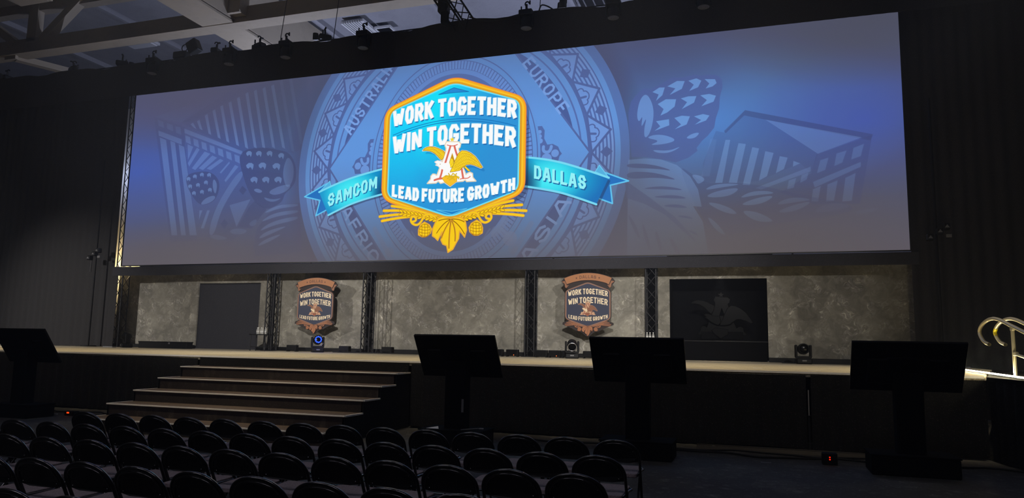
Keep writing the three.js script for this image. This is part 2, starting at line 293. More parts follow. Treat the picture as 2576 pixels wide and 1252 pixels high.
// ------------------------------------------------------------------ the projected picture, 4096 x 1024 over 24.5 m x 6.13 m
function screenArt() {
  const W = 4096, H = 1024, [c, x] = canvas(W, H);
  const haze = (cx, cy, rx, ry, rgb, a) => { x.save(); x.translate(cx, cy); x.scale(1, ry / rx); const g = x.createRadialGradient(0, 0, 0, 0, 0, rx); g.addColorStop(0, `rgba(${rgb},${a})`); g.addColorStop(0.45, `rgba(${rgb},${a * 0.62})`); g.addColorStop(1, `rgba(${rgb},0)`); x.fillStyle = g; x.fillRect(-rx, -rx, 2 * rx, 2 * rx); x.restore(); };
  x.fillStyle = 'rgb(72,76,104)'; x.fillRect(0, 0, W, H);
  haze(60, 470, 950, 520, '62,86,172', 0.95); haze(900, 480, 800, 480, '66,92,172', 0.8); haze(2057, 430, 1300, 700, '84,132,214', 1);
  haze(3300, 420, 900, 420, '76,128,204', 1); haze(3950, 460, 520, 340, '62,80,170', 0.8); haze(3000, 120, 500, 260, '62,74,124', 0.6);
  const DK = (a = 0.42) => `rgba(52,62,112,${a})`, LT = (a = 0.34) => `rgba(132,178,244,${a})`;
  // left: facade with pillars
  poly(x, [[146,144],[377,224],[387,337],[521,890],[336,895]], DK(0.3)); poly(x, [[350,197],[502,66],[672,35],[1178,-16],[1214,393],[1119,425],[788,404]], DK(0.22));
  poly(x, [[338,196],[684,36],[734,71],[435,193]], DK(0.28)); poly(x, [[152,145],[614,45],[632,52],[350,197]], LT(0.07));
  for (const s of [[[200,273],[248,292],[381,857],[341,856]], [[279,299],[314,312],[441,859],[408,858]], [[341,324],[382,342],[516,861],[468,860]], [[186,231],[359,295],[364,328],[192,262]], [[372,232],[787,394],[789,416],[378,260]]]) poly(x, s, LT(0.3));
  for (const s of [[[173,162],[216,181],[226,218],[184,201]], [[242,188],[287,205],[295,244],[251,225]], [[308,214],[346,224],[354,269],[316,253]]]) poly(x, s, LT(0.16));
  for (let k = 0; k < 7; k++) { const a = [[381,271],[422,289],[425,330],[389,317]][0], b = [[731,405],[755,416]][0], t = k / 6; x.save(); x.translate((b[0] - a[0]) * t, (b[1] - a[1]) * t); poly(x, [[384,274],[419,287],[430,332],[393,315]], LT(0.28)); x.restore(); }
  for (const s of [[[405,328],[446,346],[417,420]], [[473,353],[493,365],[429,461],[417,440]], [[529,379],[569,395],[473,484],[448,472]], [[585,406],[618,421],[527,487],[496,475]], [[640,429],[664,440],[580,490],[551,480]], [[703,448],[708,458],[653,514],[643,508]], [[744,470],[768,481],[689,565],[679,555]], [[576,721],[594,722],[562,823],[541,823]], [[523,719],[543,720],[524,773]]]) poly(x, s, LT(0.28));
  for (const [a, b] of [[[424,210],[451,238]], [[468,196],[494,248]], [[521,166],[557,280]], [[572,143],[624,308]], [[624,122],[685,334]], [[680,105],[753,359]], [[735,83],[815,378]], [[791,61],[872,380]], [[847,51],[928,384]], [[904,42],[992,388]], [[960,32],[1057,394]], [[1014,9],[1118,417]], [[1075,5],[1170,382]]]) poly(x, [[a[0] - 9, a[1]], [a[0] + 9, a[1] - 8], [b[0] + 10, b[1] + 5], [b[0] - 10, b[1] - 5]], LT(a[0] > 1000 ? 0.16 : 0.4));
  // left: a ring piece and hop cones
  poly(x, [[589,873],[619,738],[695,604],[789,492],[1061,536],[965,741],[753,906]], DK(0.2)); poly(x, [[594,863],[619,738],[695,604],[784,497],[809,532],[731,626],[665,739],[635,864]], LT(0.26), 1);
  poly(x, [[725,698],[862,670],[781,821]], LT(0.22)); poly(x, [[782,618],[803,592],[833,616],[810,644]], DK(0.6)); poly(x, [[674,803],[697,775],[724,800],[702,833]], DK(0.6));
  const petal = (p, w, h, a) => poly(x, [[-1, -.42], [-.35, -.95], [.45, -.9], [1, -.45], [.95, .3], [.72, .95], [.42, .35], [.05, .1], [.35, -.15], [-.3, .55], [-.8, .2]].map(([u, v]) => [p[0] + u * w, p[1] + v * h]), LT(a));
  poly(x, [[768,442],[782,403],[815,386],[883,381],[962,386],[1030,405],[1086,418],[1127,464],[1147,522],[1146,588],[1115,625],[1079,651],[1071,689],[1029,716],[970,732],[918,711],[870,661],[832,601],[797,522]], DK(0.62), 1);
  for (const p of [[832,414],[897,418],[967,422],[1043,439]]) petal(p, 19, 19, 0.55); for (const p of [[843,485],[925,488],[1016,497]]) petal(p, 25, 22, 0.55); for (const p of [[876,565],[953,569],[1032,573]]) petal(p, 24, 21, 0.5);
  poly(x, [[876,618],[900,610],[940,628],[924,639],[896,633]], LT(0.4), 1);
  for (const s of [[[1087,437],[1129,493],[1131,578],[1094,628],[1062,556],[1064,498]], [[968,635],[1043,604],[1124,597],[1095,638],[1014,658]]]) poly(x, s, LT(0.34), 1); poly(x, [[942,659],[1005,681],[1070,670],[1017,694],[966,684]], LT(0.3), 1);
  poly(x, [[410,520],[450,497],[557,494],[618,522],[652,573],[640,641],[608,679],[527,695],[462,633],[421,571]], DK(0.62), 1);
  for (const p of [[430,536],[473,524],[521,516],[571,521],[445,580],[499,575],[553,563],[475,621],[530,616],[584,607]]) petal(p, 14, 15, 0.45); poly(x, [[602,536],[634,572],[626,640],[600,590]], LT(0.36), 1); poly(x, [[521,690],[553,652],[616,635],[629,655],[585,683]], LT(0.36), 1);
  poly(x, [[901,929],[916,835],[988,752],[1083,708],[1180,705],[1207,973],[916,986]], DK(0.36)); poly(x, [[852,718],[888,681],[970,732],[944,760],[883,834],[792,821]], DK(0.5));
  for (const s of [[[938,759],[1029,711],[1169,707],[1170,723],[1052,728]], [[925,806],[1010,753],[1171,740],[1173,759],[1033,772]], [[918,858],[1002,800],[1173,773],[1170,796],[1025,819]], [[916,901],[973,851],[1123,822],[1039,857]], [[913,938],[976,893],[1093,864],[999,912]]]) poly(x, s, LT(0.3), 1);
  for (const s of [[[731,843],[781,828],[861,842],[829,865],[761,863]], [[858,804],[912,777],[909,815],[876,824]], [[589,868],[658,860],[740,887],[661,894]]]) poly(x, s, LT(0.16), 1);
  // medallion
  const cx = 2057, cy = 530, ring = (r0, r1, fill) => { x.beginPath(); x.arc(cx, cy, r1, 0, 7); x.arc(cx, cy, r0, 7, 0, true); x.fillStyle = fill; x.fill('evenodd'); }, disc = (r, fill) => { x.beginPath(); x.arc(cx, cy, r, 0, 6.2832); x.fillStyle = fill; x.fill(); };
  for (let k = 0; k < 10; k++) disc(905 + k * 9, 'rgba(58,60,84,.07)');
  disc(894, 'rgb(80,112,178)'); disc(852, 'rgb(94,146,218)'); disc(826, 'rgb(74,98,164)');
  x.save(); x.beginPath(); x.arc(cx, cy, 822, 0, 7); x.clip();
  for (const r of [820, 802, 784, 766, 748, 730]) ring(r - 10, r, 'rgb(112,152,220)');
  const at = (r, deg) => [cx + r * Math.cos(deg * Math.PI / 180), cy + r * Math.sin(deg * Math.PI / 180)];
  for (let k = 0; k < 24; k++) {
    const a = k * 15 + 7.5, L0 = 'rgb(108,150,222)', D0 = 'rgb(74,94,156)';
    poly(x, [at(714, a - 7.5), at(812, a), at(714, a + 7.5)], L0, 0, D0, 11);
    for (const s of [-1, 1]) { const u = q => at(q[0], a + s * q[1]); curve(x, [[712, 3.2], [730, 3.6], [742, 2.5], [737, 1.8], [752, 1.5], [756, .2]].map(u), D0, 6); } curve(x, [at(708, a), at(738, a + 0.5)], D0, 11);
    const d = k * 15; poly(x, [at(755, d), at(785, d + 2), at(815, d), at(785, d - 2)], D0);
  }
  x.restore();
  disc(704, 'rgb(74,96,160)'); disc(696, 'rgb(96,148,220)'); disc(668, 'rgb(78,102,168)'); disc(660, 'rgb(96,148,220)'); disc(634, 'rgb(64,82,142)');
  x.save(); x.beginPath(); x.arc(cx, cy, 702, 0, 7); x.clip();
  poly(x, [[cx - 706, cy - 3], [cx, cy - 985], [cx + 706, cy - 3], [cx, cy + 985]], 'rgb(94,150,224)', 0, 'rgb(76,96,158)', 9); x.restore();
  const line = (str, a, b, h, th) => { x.save(); x.translate(...a); x.rotate(Math.atan2(b[1] - a[1], b[0] - a[0])); letters(x, str, 0, Math.hypot(b[0] - a[0], b[1] - a[1]), K(-h / 2), K(h / 2), th, 'rgb(124,168,238)', 0.42); x.restore(); };
  line('EUROPE', [2442, 38], [2638, 314], 64, 11); line('AUSTRALIA', [1446, 336], [1696, -26], 64, 11); line('AFRICA', [1452, 738], [1704, 1100], 64, 12); line('ASIA', [2440, 1044], [2652, 746], 64, 13);
  const OR = f => { const q = p => f(p), D0 = 'rgb(74,96,158)', L0 = 'rgb(108,152,224)'; poly(x, q([[2491,382],[2525,382],[2539,405],[2537,445],[2553,477],[2580,475],[2607,490],[2616,512],[2626,526],[2614,538],[2607,564],[2501,562],[2496,482]]), D0, 0);
    for (const [c2, rr] of [[q([[2514,411]])[0], 10], [q([[2514,433]])[0], 11], [q([[2517,456]])[0], 13], [q([[2592,522]])[0], 19], [q([[2550,546]])[0], 26]]) { x.beginPath(); x.arc(c2[0], c2[1], rr, 0, 7); x.fillStyle = L0; x.fill(); } curve(x, q([[2534,486],[2530,507],[2554,517],[2570,505],[2573,487]]), L0, 15); };
  OR(p => p); OR(p => mirror(p));
  const oval = (rx, ry, fill) => { x.beginPath(); x.ellipse(cx, cy, rx, ry, 0, 0, 7); x.fillStyle = fill; x.fill(); };
  oval(462, 572, 'rgb(94,148,220)'); oval(450, 560, 'rgb(74,94,156)'); oval(445, 554, 'rgb(94,148,220)'); oval(424, 530, 'rgb(72,92,152)');
  for (let i = 0; i < 150; i++) { const a = i / 150 * 6.2832, e = (k, d) => [cx + (424 - k) * Math.cos(a + d), cy + (530 - k) * Math.sin(a + d)]; poly(x, [e(4, -0.015), e(4, 0.015), e(46, 0.015), e(46, -0.015)], 'rgb(104,146,220)'); }
  oval(376, 482, 'rgb(100,142,216)'); oval(352, 458, 'rgb(78,98,156)');
  const dim = 'rgba(112,140,196,.5)'; for (const s of [-1, 1]) { for (let k = 0; k < 9; k++) curve(x, [[cx + s * (120 + k * 22), 1010 - k * 6], [cx + s * (210 + k * 22), 880 - k * 8]], dim, 9, false); curve(x, [[cx + s * 330, 1000], [cx + s * 420, 860]], dim, 26, false); x.beginPath(); x.arc(cx + s * 330, 980, 24, 0, 7); x.fillStyle = dim; x.fill(); }
  curve(x, [[2290, 905], [2330, 860], [2345, 840]], 'rgba(120,150,206,.7)', 34); x.beginPath(); x.arc(2372, 930, 36, 0, 7); x.fillStyle = 'rgba(120,150,206,.7)'; x.fill(); curve(x, [[2330, 890], [2372, 930]], 'rgba(120,150,206,.7)', 30);
  // right: hop, leaf, facade
  poly(x, [[3374,477],[3466,381],[3978,530],[3968,550],[3550,431],[3934,539],[3760,599],[3732,683],[3688,637],[3513,707],[3279,702],[3280,613],[3339,467]], DK(0.2)); poly(x, [[3466,381],[3979,529],[3968,556],[3462,405],[3381,481],[3374,470]], DK(0.42));
  poly(x, [[3605,762],[3732,683],[3754,602],[3972,532],[3971,553],[3917,825],[3734,817]], DK(0.34)); poly(x, [[3550,431],[3934,539],[3760,599]], LT(0.26));
  for (const s of [[[3380,511],[3400,513],[3363,706],[3332,705]], [[3435,530],[3466,536],[3425,711],[3390,708]], [[3493,552],[3521,560],[3479,723],[3449,720]], [[3547,574],[3581,584],[3551,687],[3517,705]], [[3606,600],[3638,609],[3621,659],[3588,675]], [[3661,625],[3688,637],[3658,650]]]) poly(x, s, LT(0.36));
  poly(x, [[3314,503],[3342,505],[3308,674],[3272,672]], LT(0.1));
  for (const s of [[[3769,628],[3802,619],[3787,672],[3754,684]], [[3834,603],[3874,592],[3855,644],[3823,657]], [[3901,583],[3942,568],[3928,620],[3890,633]], [[3502,737],[3730,654],[3729,675],[3526,745]], [[3737,722],[3927,645],[3926,666],[3743,747]], [[3640,710],[3670,701],[3659,743],[3632,749]], [[3693,689],[3720,680],[3712,710],[3685,723]], [[3736,754],[3767,741],[3754,808],[3728,806]], [[3794,736],[3834,720],[3817,807],[3786,809]], [[3865,711],[3905,692],[3886,810],[3849,812]]]) poly(x, s, LT(0.2));
  poly(x, [[2945,352],[2957,298],[2983,265],[3014,240],[3051,245],[3096,224],[3148,198],[3192,202],[3250,194],[3275,201],[3315,201],[3350,208],[3368,227],[3372,262],[3359,310],[3355,363],[3340,407],[3332,451],[3303,487],[3278,508],[3253,540],[3258,553],[3217,583],[3159,602],[3115,588],[3020,567],[2960,563],[2949,446]], 'rgba(72,92,156,.85)', 0);
  for (const s of [[[3057,260],[3089,241],[3114,243],[3103,279],[3073,304],[3086,274]], [[3126,239],[3170,217],[3205,221],[3191,257],[3136,281],[3162,252]], [[3221,221],[3257,213],[3279,226],[3264,256],[3224,270],[3245,242]], [[3293,220],[3339,225],[3346,244],[3328,258],[3297,265],[3314,243]], [[3081,320],[3118,300],[3165,304],[3158,338],[3125,363],[3093,376],[3108,346]], [[3186,302],[3220,295],[3256,297],[3245,327],[3190,353],[3214,322]], [[3273,295],[3313,292],[3342,303],[3331,330],[3277,347],[3302,320]], [[3073,401],[3132,396],[3133,425],[3065,447],[3092,427]], [[3156,392],[3190,384],[3226,390],[3211,427],[3157,446],[3186,425]], [[3244,392],[3284,384],[3312,393],[3297,415],[3247,431],[3275,411]]]) poly(x, s, 'rgb(102,148,214)');
  for (const s of [[[3202,493],[3232,472],[3272,467],[3246,496]], [[2983,367],[2998,290],[3029,261],[3058,314],[3064,377],[3046,457],[3020,482],[3017,435],[3032,374],[3002,434],[3013,365],[2994,403]], [[3024,477],[3065,464],[3116,470],[3167,496],[3123,512],[3035,514],[3094,495]], [[3049,534],[3130,547],[3192,524],[3137,556],[3079,553]]]) poly(x, s, 'rgb(98,138,204)', 1);
  poly(x, [[3166,614],[3230,655],[3279,709],[3445,703],[3735,789],[3886,824],[3884,865],[3575,896],[3372,954],[3276,879]], DK(0.3), 1);
  for (const s of [[[3278,738],[3321,713],[3390,710],[3445,718],[3376,725]], [[3285,765],[3341,741],[3442,729],[3403,765],[3334,773]], [[3427,781],[3478,752],[3546,750],[3589,765],[3505,768]], [[3433,807],[3512,779],[3585,772],[3538,805],[3477,814]], [[3226,661],[3265,666],[3293,688],[3258,710],[3247,689]], [[3288,791],[3340,797],[3402,825],[3429,853],[3367,842]], [[3435,834],[3497,840],[3550,867],[3579,891],[3496,886]], [[3289,851],[3332,881],[3382,951],[3331,921]]]) poly(x, s, LT(0.36), 1);
  for (const s of [[[3581,818],[3618,791],[3677,785],[3738,800],[3663,807]], [[3583,847],[3656,818],[3735,803],[3688,837],[3629,852]]]) poly(x, s, LT(0.18), 1); for (const s of [[[3726,859],[3772,822],[3836,815],[3886,831],[3835,849]], [[3884,865],[3935,846],[3996,845],[3946,868]]]) poly(x, s, LT(0.06), 1);
  poly(x, [[2945,576],[3020,574],[3093,583],[3166,614],[3223,669],[3257,731],[3272,811],[3235,807],[3276,879],[3302,1046],[2936,1040]], LT(0.36), 0);
  for (const s of [[[2937,592],[3056,603],[3158,643],[3071,625],[2937,614]], [[2937,631],[3071,642],[3183,688],[3071,665],[2937,669]], [[2989,716],[3107,705],[3211,734],[3114,724]], [[3037,756],[3150,749],[3220,772],[3143,768]], [[3088,799],[3164,793],[3221,814],[3164,812]], [[3149,848],[3206,847],[3248,870]], [[3202,913],[3241,921],[3261,948]]]) poly(x, s, 'rgb(70,86,140)', 1);
  poly(x, [[2926,669],[2989,718],[3041,758],[3092,801],[3153,852],[3212,921],[3261,988],[3113,843],[3018,787],[2937,757]], 'rgba(70,86,140,.8)', 0);
  for (const s of [[[2937,822],[2981,884],[3003,967],[2959,890]], [[3003,858],[3032,930],[3050,1020],[3018,959]], [[3065,901],[3090,954],[3097,1028],[3069,961]], [[3127,933],[3162,985],[3183,1044],[3140,992]]]) poly(x, s, 'rgba(70,80,124,.8)', 1);
  // the picture fades to dusk colours along its borders
  const band = (x0, y0, x1, y1, rgb, stops) => { const g = x.createLinearGradient(x0, y0, x1, y1); for (const [t, a] of stops) g.addColorStop(t, `rgba(${rgb},${a})`); x.fillStyle = g; x.fillRect(0, 0, W, H); };
  band(0, 1024, 0, 480, '88,80,84', [[0, 0.8], [0.25, 0.54], [0.6, 0.2], [1, 0]]); band(0, 0, 0, 330, '70,72,100', [[0, 0.42], [0.5, 0.16], [1, 0]]);
  haze(420, 60, 900, 330, '76,72,98', 0.85); haze(4000, 20, 700, 300, '70,70,84', 0.8); haze(3500, 1010, 900, 300, '88,80,78', 0.75); haze(1060, 240, 340, 420, '64,66,84', 0.55); haze(2960, 800, 260, 420, '84,80,90', 0.5); haze(300, 1000, 700, 240, '92,84,86', 0.6);
  haze(2057, 280, 820, 520, '96,150,236', 0.32);
  x.fillStyle = 'rgba(150,158,182,.075)'; x.fillRect(0, 0, W, H);
  // ribbon ends behind the badge
  const ribbon = (main, fold, tail, tx, x0, x1, top, bot, lit) => {
    poly(x, tail, 'rgb(30,112,190)', 0, 'rgb(96,196,240)', 7); poly(x, fold, 'rgb(84,178,226)', 0, 'rgb(110,205,244)', 4);
    poly(x, main.map(([a, b]) => [a + 8, b + 14]), 'rgba(20,26,50,.35)'); poly(x, main, 'rgb(14,112,186)');
    x.save(); x.beginPath(); main.forEach((p, i) => x[i ? 'lineTo' : 'moveTo'](...p)); x.closePath(); x.clip(); haze(lit[0], lit[1], 270, 180, '30,226,244', 1); haze(lit[0], lit[1], 170, 140, '90,250,255', 0.8); haze(lit[2], lit[1] + 20, 90, 130, '16,40,90', 0.9); x.restore();
    const n = main.length / 2; curve(x, main.slice(0, n), 'rgb(120,220,246)', 10); curve(x, main.slice(n), 'rgb(120,220,246)', 10);
    letters(x, tx, x0 + 5, x1 + 5, X => top(X) + 5, X => bot(X) + 5, 13, 'rgb(14,96,160)', 0.3); letters(x, tx, x0, x1, top, bot, 13, 'rgb(150,244,250)', 0.3);
  };
  const lin = (a, b) => X => a[1] + (b[1] - a[1]) * (X - a[0]) / (b[0] - a[0]);
  ribbon([[1295,651],[1394,611],[1530,572],[1669,546],[1679,678],[1575,699],[1460,733],[1358,778]], [[1295,651],[1358,594],[1367,627]], [[1207,672],[1338,608],[1346,651],[1356,745],[1283,778],[1303,696]], 'SAMCOM', 1352, 1640, lin([1357, 664], [1632, 580]), lin([1357, 732], [1640, 646]), [1490, 660, 1688]);
  ribbon([[2433,531],[2545,545],[2704,595],[2853,656],[2794,780],[2696,741],[2583,703],[2435,675]], [[2789,624],[2808,593],[2853,656]], [[2789,624],[2840,632],[2945,676],[2860,692],[2870,779],[2802,751]], 'DALLAS', 2488, 2744, lin([2488, 574], [2742, 641]), lin([2488, 640], [2742, 707]), [2570, 640, 2440]);
  // badge
  poly(x, shieldPath(-3).map(([a, b]) => [a + 16, b + 20]), 'rgba(24,28,52,.35)'); poly(x, shieldPath(-6), 'rgb(232,120,70)'); poly(x, shieldPath(-2), 'rgb(250,176,30)');
  poly(x, shieldPath(8), 'rgb(255,200,40)'); poly(x, shieldPath(17), 'rgb(226,160,34)'); poly(x, shieldPath(28), 'rgb(110,228,252)'); poly(x, shieldPath(36), 'rgb(40,150,220)');
  x.save(); x.beginPath(); shieldPath(36).forEach((p, i) => x[i ? 'lineTo' : 'moveTo'](...p)); x.closePath(); x.clip();
  haze(1760, 320, 560, 460, '20,214,255', 1); haze(2050, 140, 330, 150, '20,222,255', 0.9); haze(1960, 300, 150, 320, '20,240,255', 0.7); haze(2260, 620, 420, 420, '48,146,214', 0.9); haze(2200, 300, 240, 200, '52,150,220', 0.8);
  poly(x, [[1972,174],[2056,145],[2138,173],[2052,171]], 'rgb(36,140,214)', 0, 'rgb(18,110,180)', 3); poly(x, [[1981,774],[2064,785],[2145,773],[2065,801]], 'rgb(30,130,204)', 0, 'rgb(96,200,240)', 3);
  const A1 = arch(372, 310), A2 = arch(386, 322), pts = f => Array.from({ length: 21 }, (_, i) => [1722 + i * 33.5, f(1722 + i * 33.5)]); curve(x, pts(A1), 'rgb(24,120,194)', 4); curve(x, pts(A2), 'rgb(24,120,194)', 4);
  x.restore();
  drawWords(x, { drop: 'rgb(24,96,170)', letter: 'rgb(255,255,255)', letterRim: 'rgb(170,226,250)' });
  x.save(); x.translate(14, 18); for (const w of [EMBLEM.rightWing, EMBLEM.leftWing]) poly(x, w, 'rgba(16,96,170,.35)'); x.restore();
  drawEmblem(x, { halo: 'rgb(238,222,214)', gold: 'rgb(255,220,40)', line: 'rgb(150,104,14)', fine: 'rgb(206,154,24)', white: 'rgb(255,255,255)', rim: 'rgb(232,206,150)', red: 'rgb(226,112,94)', shield: 'rgb(252,196,40)', head: 'rgb(255,255,255)' });
  drawHops(x, { gold: 'rgb(252,206,22)', rim: 'rgb(232,168,56)', line: 'rgb(150,98,10)', vein: 'rgb(214,150,50)' });
  return c;
}

// ------------------------------------------------------------------ hall shell
struct('floor', box(66, 0.3, 52, 0, -0.15, 0), M.floor);
struct('ceiling', box(66, 0.3, 52, 0, 15.35, 0), M.ceiling);
struct('wall_back', box(66, 15.2, 0.3, 0, 7.6, -25.85), M.backWall);
struct('wall_front', box(66, 15.2, 0.3, 0, 7.6, 25.85), M.hallWall);
struct('wall_left', box(0.3, 15.2, 51.4, -32.85, 7.6, 0), M.hallWall);
struct('wall_right', box(0.3, 15.2, 51.4, 32.85, 7.6, 0), M.hallWall);
{ // roof steel
  const t = thing('roof_girder', 'pale steel roof girder running left to right above the black valance', 'girder', [0, 0, 0]);
  const y = 13, z = -8.65;
  part(t, 'bottom_flange', box(40, 0.06, 0.62, -10, y + 0.03, z), M.beam); part(t, 'web_plate', box(40, 0.5, 0.1, -10, y + 0.31, z + 0.2), M.beam); part(t, 'top_flange', box(40, 0.06, 0.5, -10, y + 0.59, z), M.beam);
  part(t, 'top_chord', box(40, 0.4, 0.4, -10, 15.0, z), M.beam);
  part(t, 'post', box(0.5, 1.6, 0.3, -23.1, y + 1.3, z + 0.1), M.beam);
  part(t, 'diagonal', bar(V(-22.6, y + 0.5, z + 0.1), V(-20.6, y + 2.1, z + 0.1), 0.34, 0.3), M.beam);
  part(t, 'diagonal', bar(V(-24, y + 0.5, z + 0.1), V(-26.4, y + 2.1, z + 0.1), 0.34, 0.3), M.beam);
  part(t, 'hanger_plate', box(0.9, 0.75, 0.5, -13.0, y + 0.6, z + 0.4), M.beam);
  const g = thing('roof_beam', 'broad pale roof beam running from front to back, crossing the girder', 'beam', [0, 0, 0]);
  part(g, 'soffit', box(1.35, 0.08, 40, -13.75, 13.06, -4), M.beam); part(g, 'side', box(0.08, 1.9, 40, -14.4, 14.1, -4), M.beam); part(g, 'side', box(0.08, 1.9, 40, -13.1, 14.1, -4), M.beam);
  const h = thing('roof_strut', 'slanting pale roof strut at far left below the girder end', 'strut', [0, 0, 0]);
  part(h, 'bar', bar(V(-24.2, 13, -8.7), V(-22.5, 13, -12.6), 0.34, 0.24), M.beam); part(h, 'end_plate', box(0.6, 0.5, 0.12, -24.2, 13.1, -8.5), M.beam);
  const d = thing('ceiling_box', 'flat pale box unit hung high in the top left corner', 'duct', [-18.9, 13.2, -4.2]);
  part(d, 'housing', rbox(1.5, 0.22, 2.2, 0.03), M.beam); part(d, 'bottom_panel', box(1.3, 0.02, 2.0, 0, -0.12, 0), M.beam); for (const s of [-1, 1]) part(d, 'hanger', rod(V(s * 0.6, 0.1, 0), V(s * 0.6, 2, 0), 0.02), M.grey);
  for (let k = 0; k < 6; k++) single('roof_purlin', ['first', 'second', 'third', 'fourth', 'fifth', 'sixth'][k] + ' of the thin roof purlins counted from the left, seen above the valance', 'purlin', box(0.16, 0.22, 30, 0, 0, 0), M.ceiling, [-26 + k * 5.4 + (k > 1 ? 2.6 : 0), 15.08, -10.5], null);
  const lou = thing('ceiling_louvre', 'pale slatted louvre light on the ceiling above the valance', 'light fixture', [-11.12, 14.98, -14.2]);
  part(lou, 'backing', box(1.0, 0.04, 1.9, 0, 0.07, 0), M.grey); for (const s of [-1, 1]) part(lou, 'rim', box(0.07, 0.12, 1.9, s * 0.5, 0, 0), M.white); for (let k = 0; k < 8; k++) part(lou, 'slat', box(0.045, 0.09, 1.84, -0.4 + k * 0.115, 0, 0), M.white);
  const ve = thing('ceiling_vent', 'small square framed vent on the ceiling beside the louvre', 'vent', [-10.15, 14.98, -14.35]);
  part(ve, 'opening', box(0.62, 0.06, 0.4), M.blackMatte); for (const [w, dd, px, pz] of [[0.74, 0.06, 0, 0.23], [0.74, 0.06, 0, -0.23], [0.06, 0.5, 0.35, 0], [0.06, 0.5, -0.35, 0]]) part(ve, 'frame_side', box(w, 0.1, dd, px, 0, pz), M.white);
  const du = thing('ceiling_grille', 'dark grille panel on the ceiling at the top centre edge', 'vent', [-0.75, 14.98, -14.3]);
  part(du, 'panel', box(1.5, 0.06, 0.8), M.black); for (let k = 0; k < 4; k++) part(du, 'divider', box(0.05, 0.08, 0.8, -0.55 + k * 0.37, -0.01, 0), M.grey);
  const h2 = thing('ceiling_strip_light', 'pale strip light on the ceiling left of the louvre, low over the valance', 'light fixture', [-21.6, 14.9, -12.6]);
  part(h2, 'housing', box(1.5, 0.12, 0.5), M.white); part(h2, 'diffuser', rbox(1.3, 0.06, 0.4, 0.02, 0, -0.08, 0), M.white);
}

// ------------------------------------------------------------------ stage
const HS = 1.22;
{
  const t = thing('stage', 'long raised stage with a tan carpeted deck', 'stage', [0, 0, 0]);
  const pts = [[-16, 0], [8.0, 0], [9.45, -5.1], [9.6, -9.4], [-24.5, -9.4], [-24.5, -4.4], [-16, -4.4]];
  const g = new THREE.ExtrudeGeometry(new THREE.Shape(pts.map(([a, b]) => new THREE.Vector2(a, -b))), { depth: 0.08, bevelEnabled: false }); g.rotateX(-Math.PI / 2); g.translate(0, HS - 0.08, 0);
  part(t, 'deck', g, M.deck);
  part(t, 'front_edge_trim', box(24, 0.03, 0.06, -4, HS - 0.011, -0.005), M.edge);
  part(t, 'substructure', box(23.6, 1.1, 4, -4, 0.55, -2.2), M.blackMatte);
  for (const [a, b, k] of [[-16, -6.3, 0], [-1.38, 5.515, 1], [5.585, 8.0, 2]])
    single('stage_skirt', ['black pleated skirt on the stage front left of the stairs', 'black pleated skirt on the stage front between stairs and pale pole', 'black pleated skirt on the stage front at its right end'][k], 'skirt', cloth(a, b, x => 0.03 + 0.01 * Math.sin(x * 3), x => HS - 0.045 + 0.008 * Math.sin(x * 2.3), 0.24, 0.03), M.skirt, [0, 0, 0.06]);
  const leg = thing('support_pole', 'thin pale support pole glimpsed through the gap in the skirt', 'pole', [5.55, 0, 0.03]);
  part(leg, 'upper_pole', cyl(0.008, 0.4, 0, 0.74, 0), M.lens); part(leg, 'lower_sleeve', cyl(0.022, 0.42, 0, 0.33, 0), M.truss); part(leg, 'collar', cyl(0.03, 0.03, 0, 0.53, 0), M.black); part(leg, 'foot', cyl(0.04, 0.12, 0, 0.06, 0), M.truss);
  for (const [px, pz, w] of [[5.72, -0.95, 0.2], [6.55, -1.1, 0.2], [-4.4, -1.1, 0.18], [4.8, -1.6, 0.16]]) single('floor_mark_tape', { 5.72: 'pale tape mark on the deck in front of the right opening', 6.55: 'pale tape mark on the deck below the right moving light', '-4.4': 'pale tape mark on the deck above the stairs', 4.8: 'short pale tape mark on the deck left of the right opening' }[px], 'tape mark', box(w, 0.004, 0.06), M.white, [px, HS + 0.002, pz]);
}
{ // stairs in front of the stage
  const t = thing('stage_stairs', 'wide brown carpeted stairs with white edges up to the stage', 'stairs', [-3.845, 0, 0]);
  const w = 4.83, d = 0.578, r = HS / 6;
  for (let k = 1; k <= 5; k++) {
    const z1 = (6 - k) * d;
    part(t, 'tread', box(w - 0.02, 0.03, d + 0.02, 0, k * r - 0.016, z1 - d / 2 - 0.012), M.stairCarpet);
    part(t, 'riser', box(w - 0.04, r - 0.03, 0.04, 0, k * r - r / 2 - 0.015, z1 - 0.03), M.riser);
    part(t, 'edge_strip', box(w, 0.02, 0.024, 0, k * r - 0.007, z1 - 0.004), M.edge);
    for (const s of [-1, 1]) { part(t, 'side_edge_strip', box(0.026, 0.026, d - 0.03, s * (w / 2 - 0.008), k * r - 0.01, z1 - d / 2 - 0.01), M.edge); part(t, 'side_panel', box(0.04, k * r - 0.03, d, s * (w / 2 - 0.03), (k * r - 0.03) / 2, z1 - d / 2 - 0.01), M.skirt); }
  }
  part(t, 'top_riser', box(w - 0.04, r - 0.02, 0.03, 0, HS - r / 2 - 0.02, 0.045), M.skirt);
}
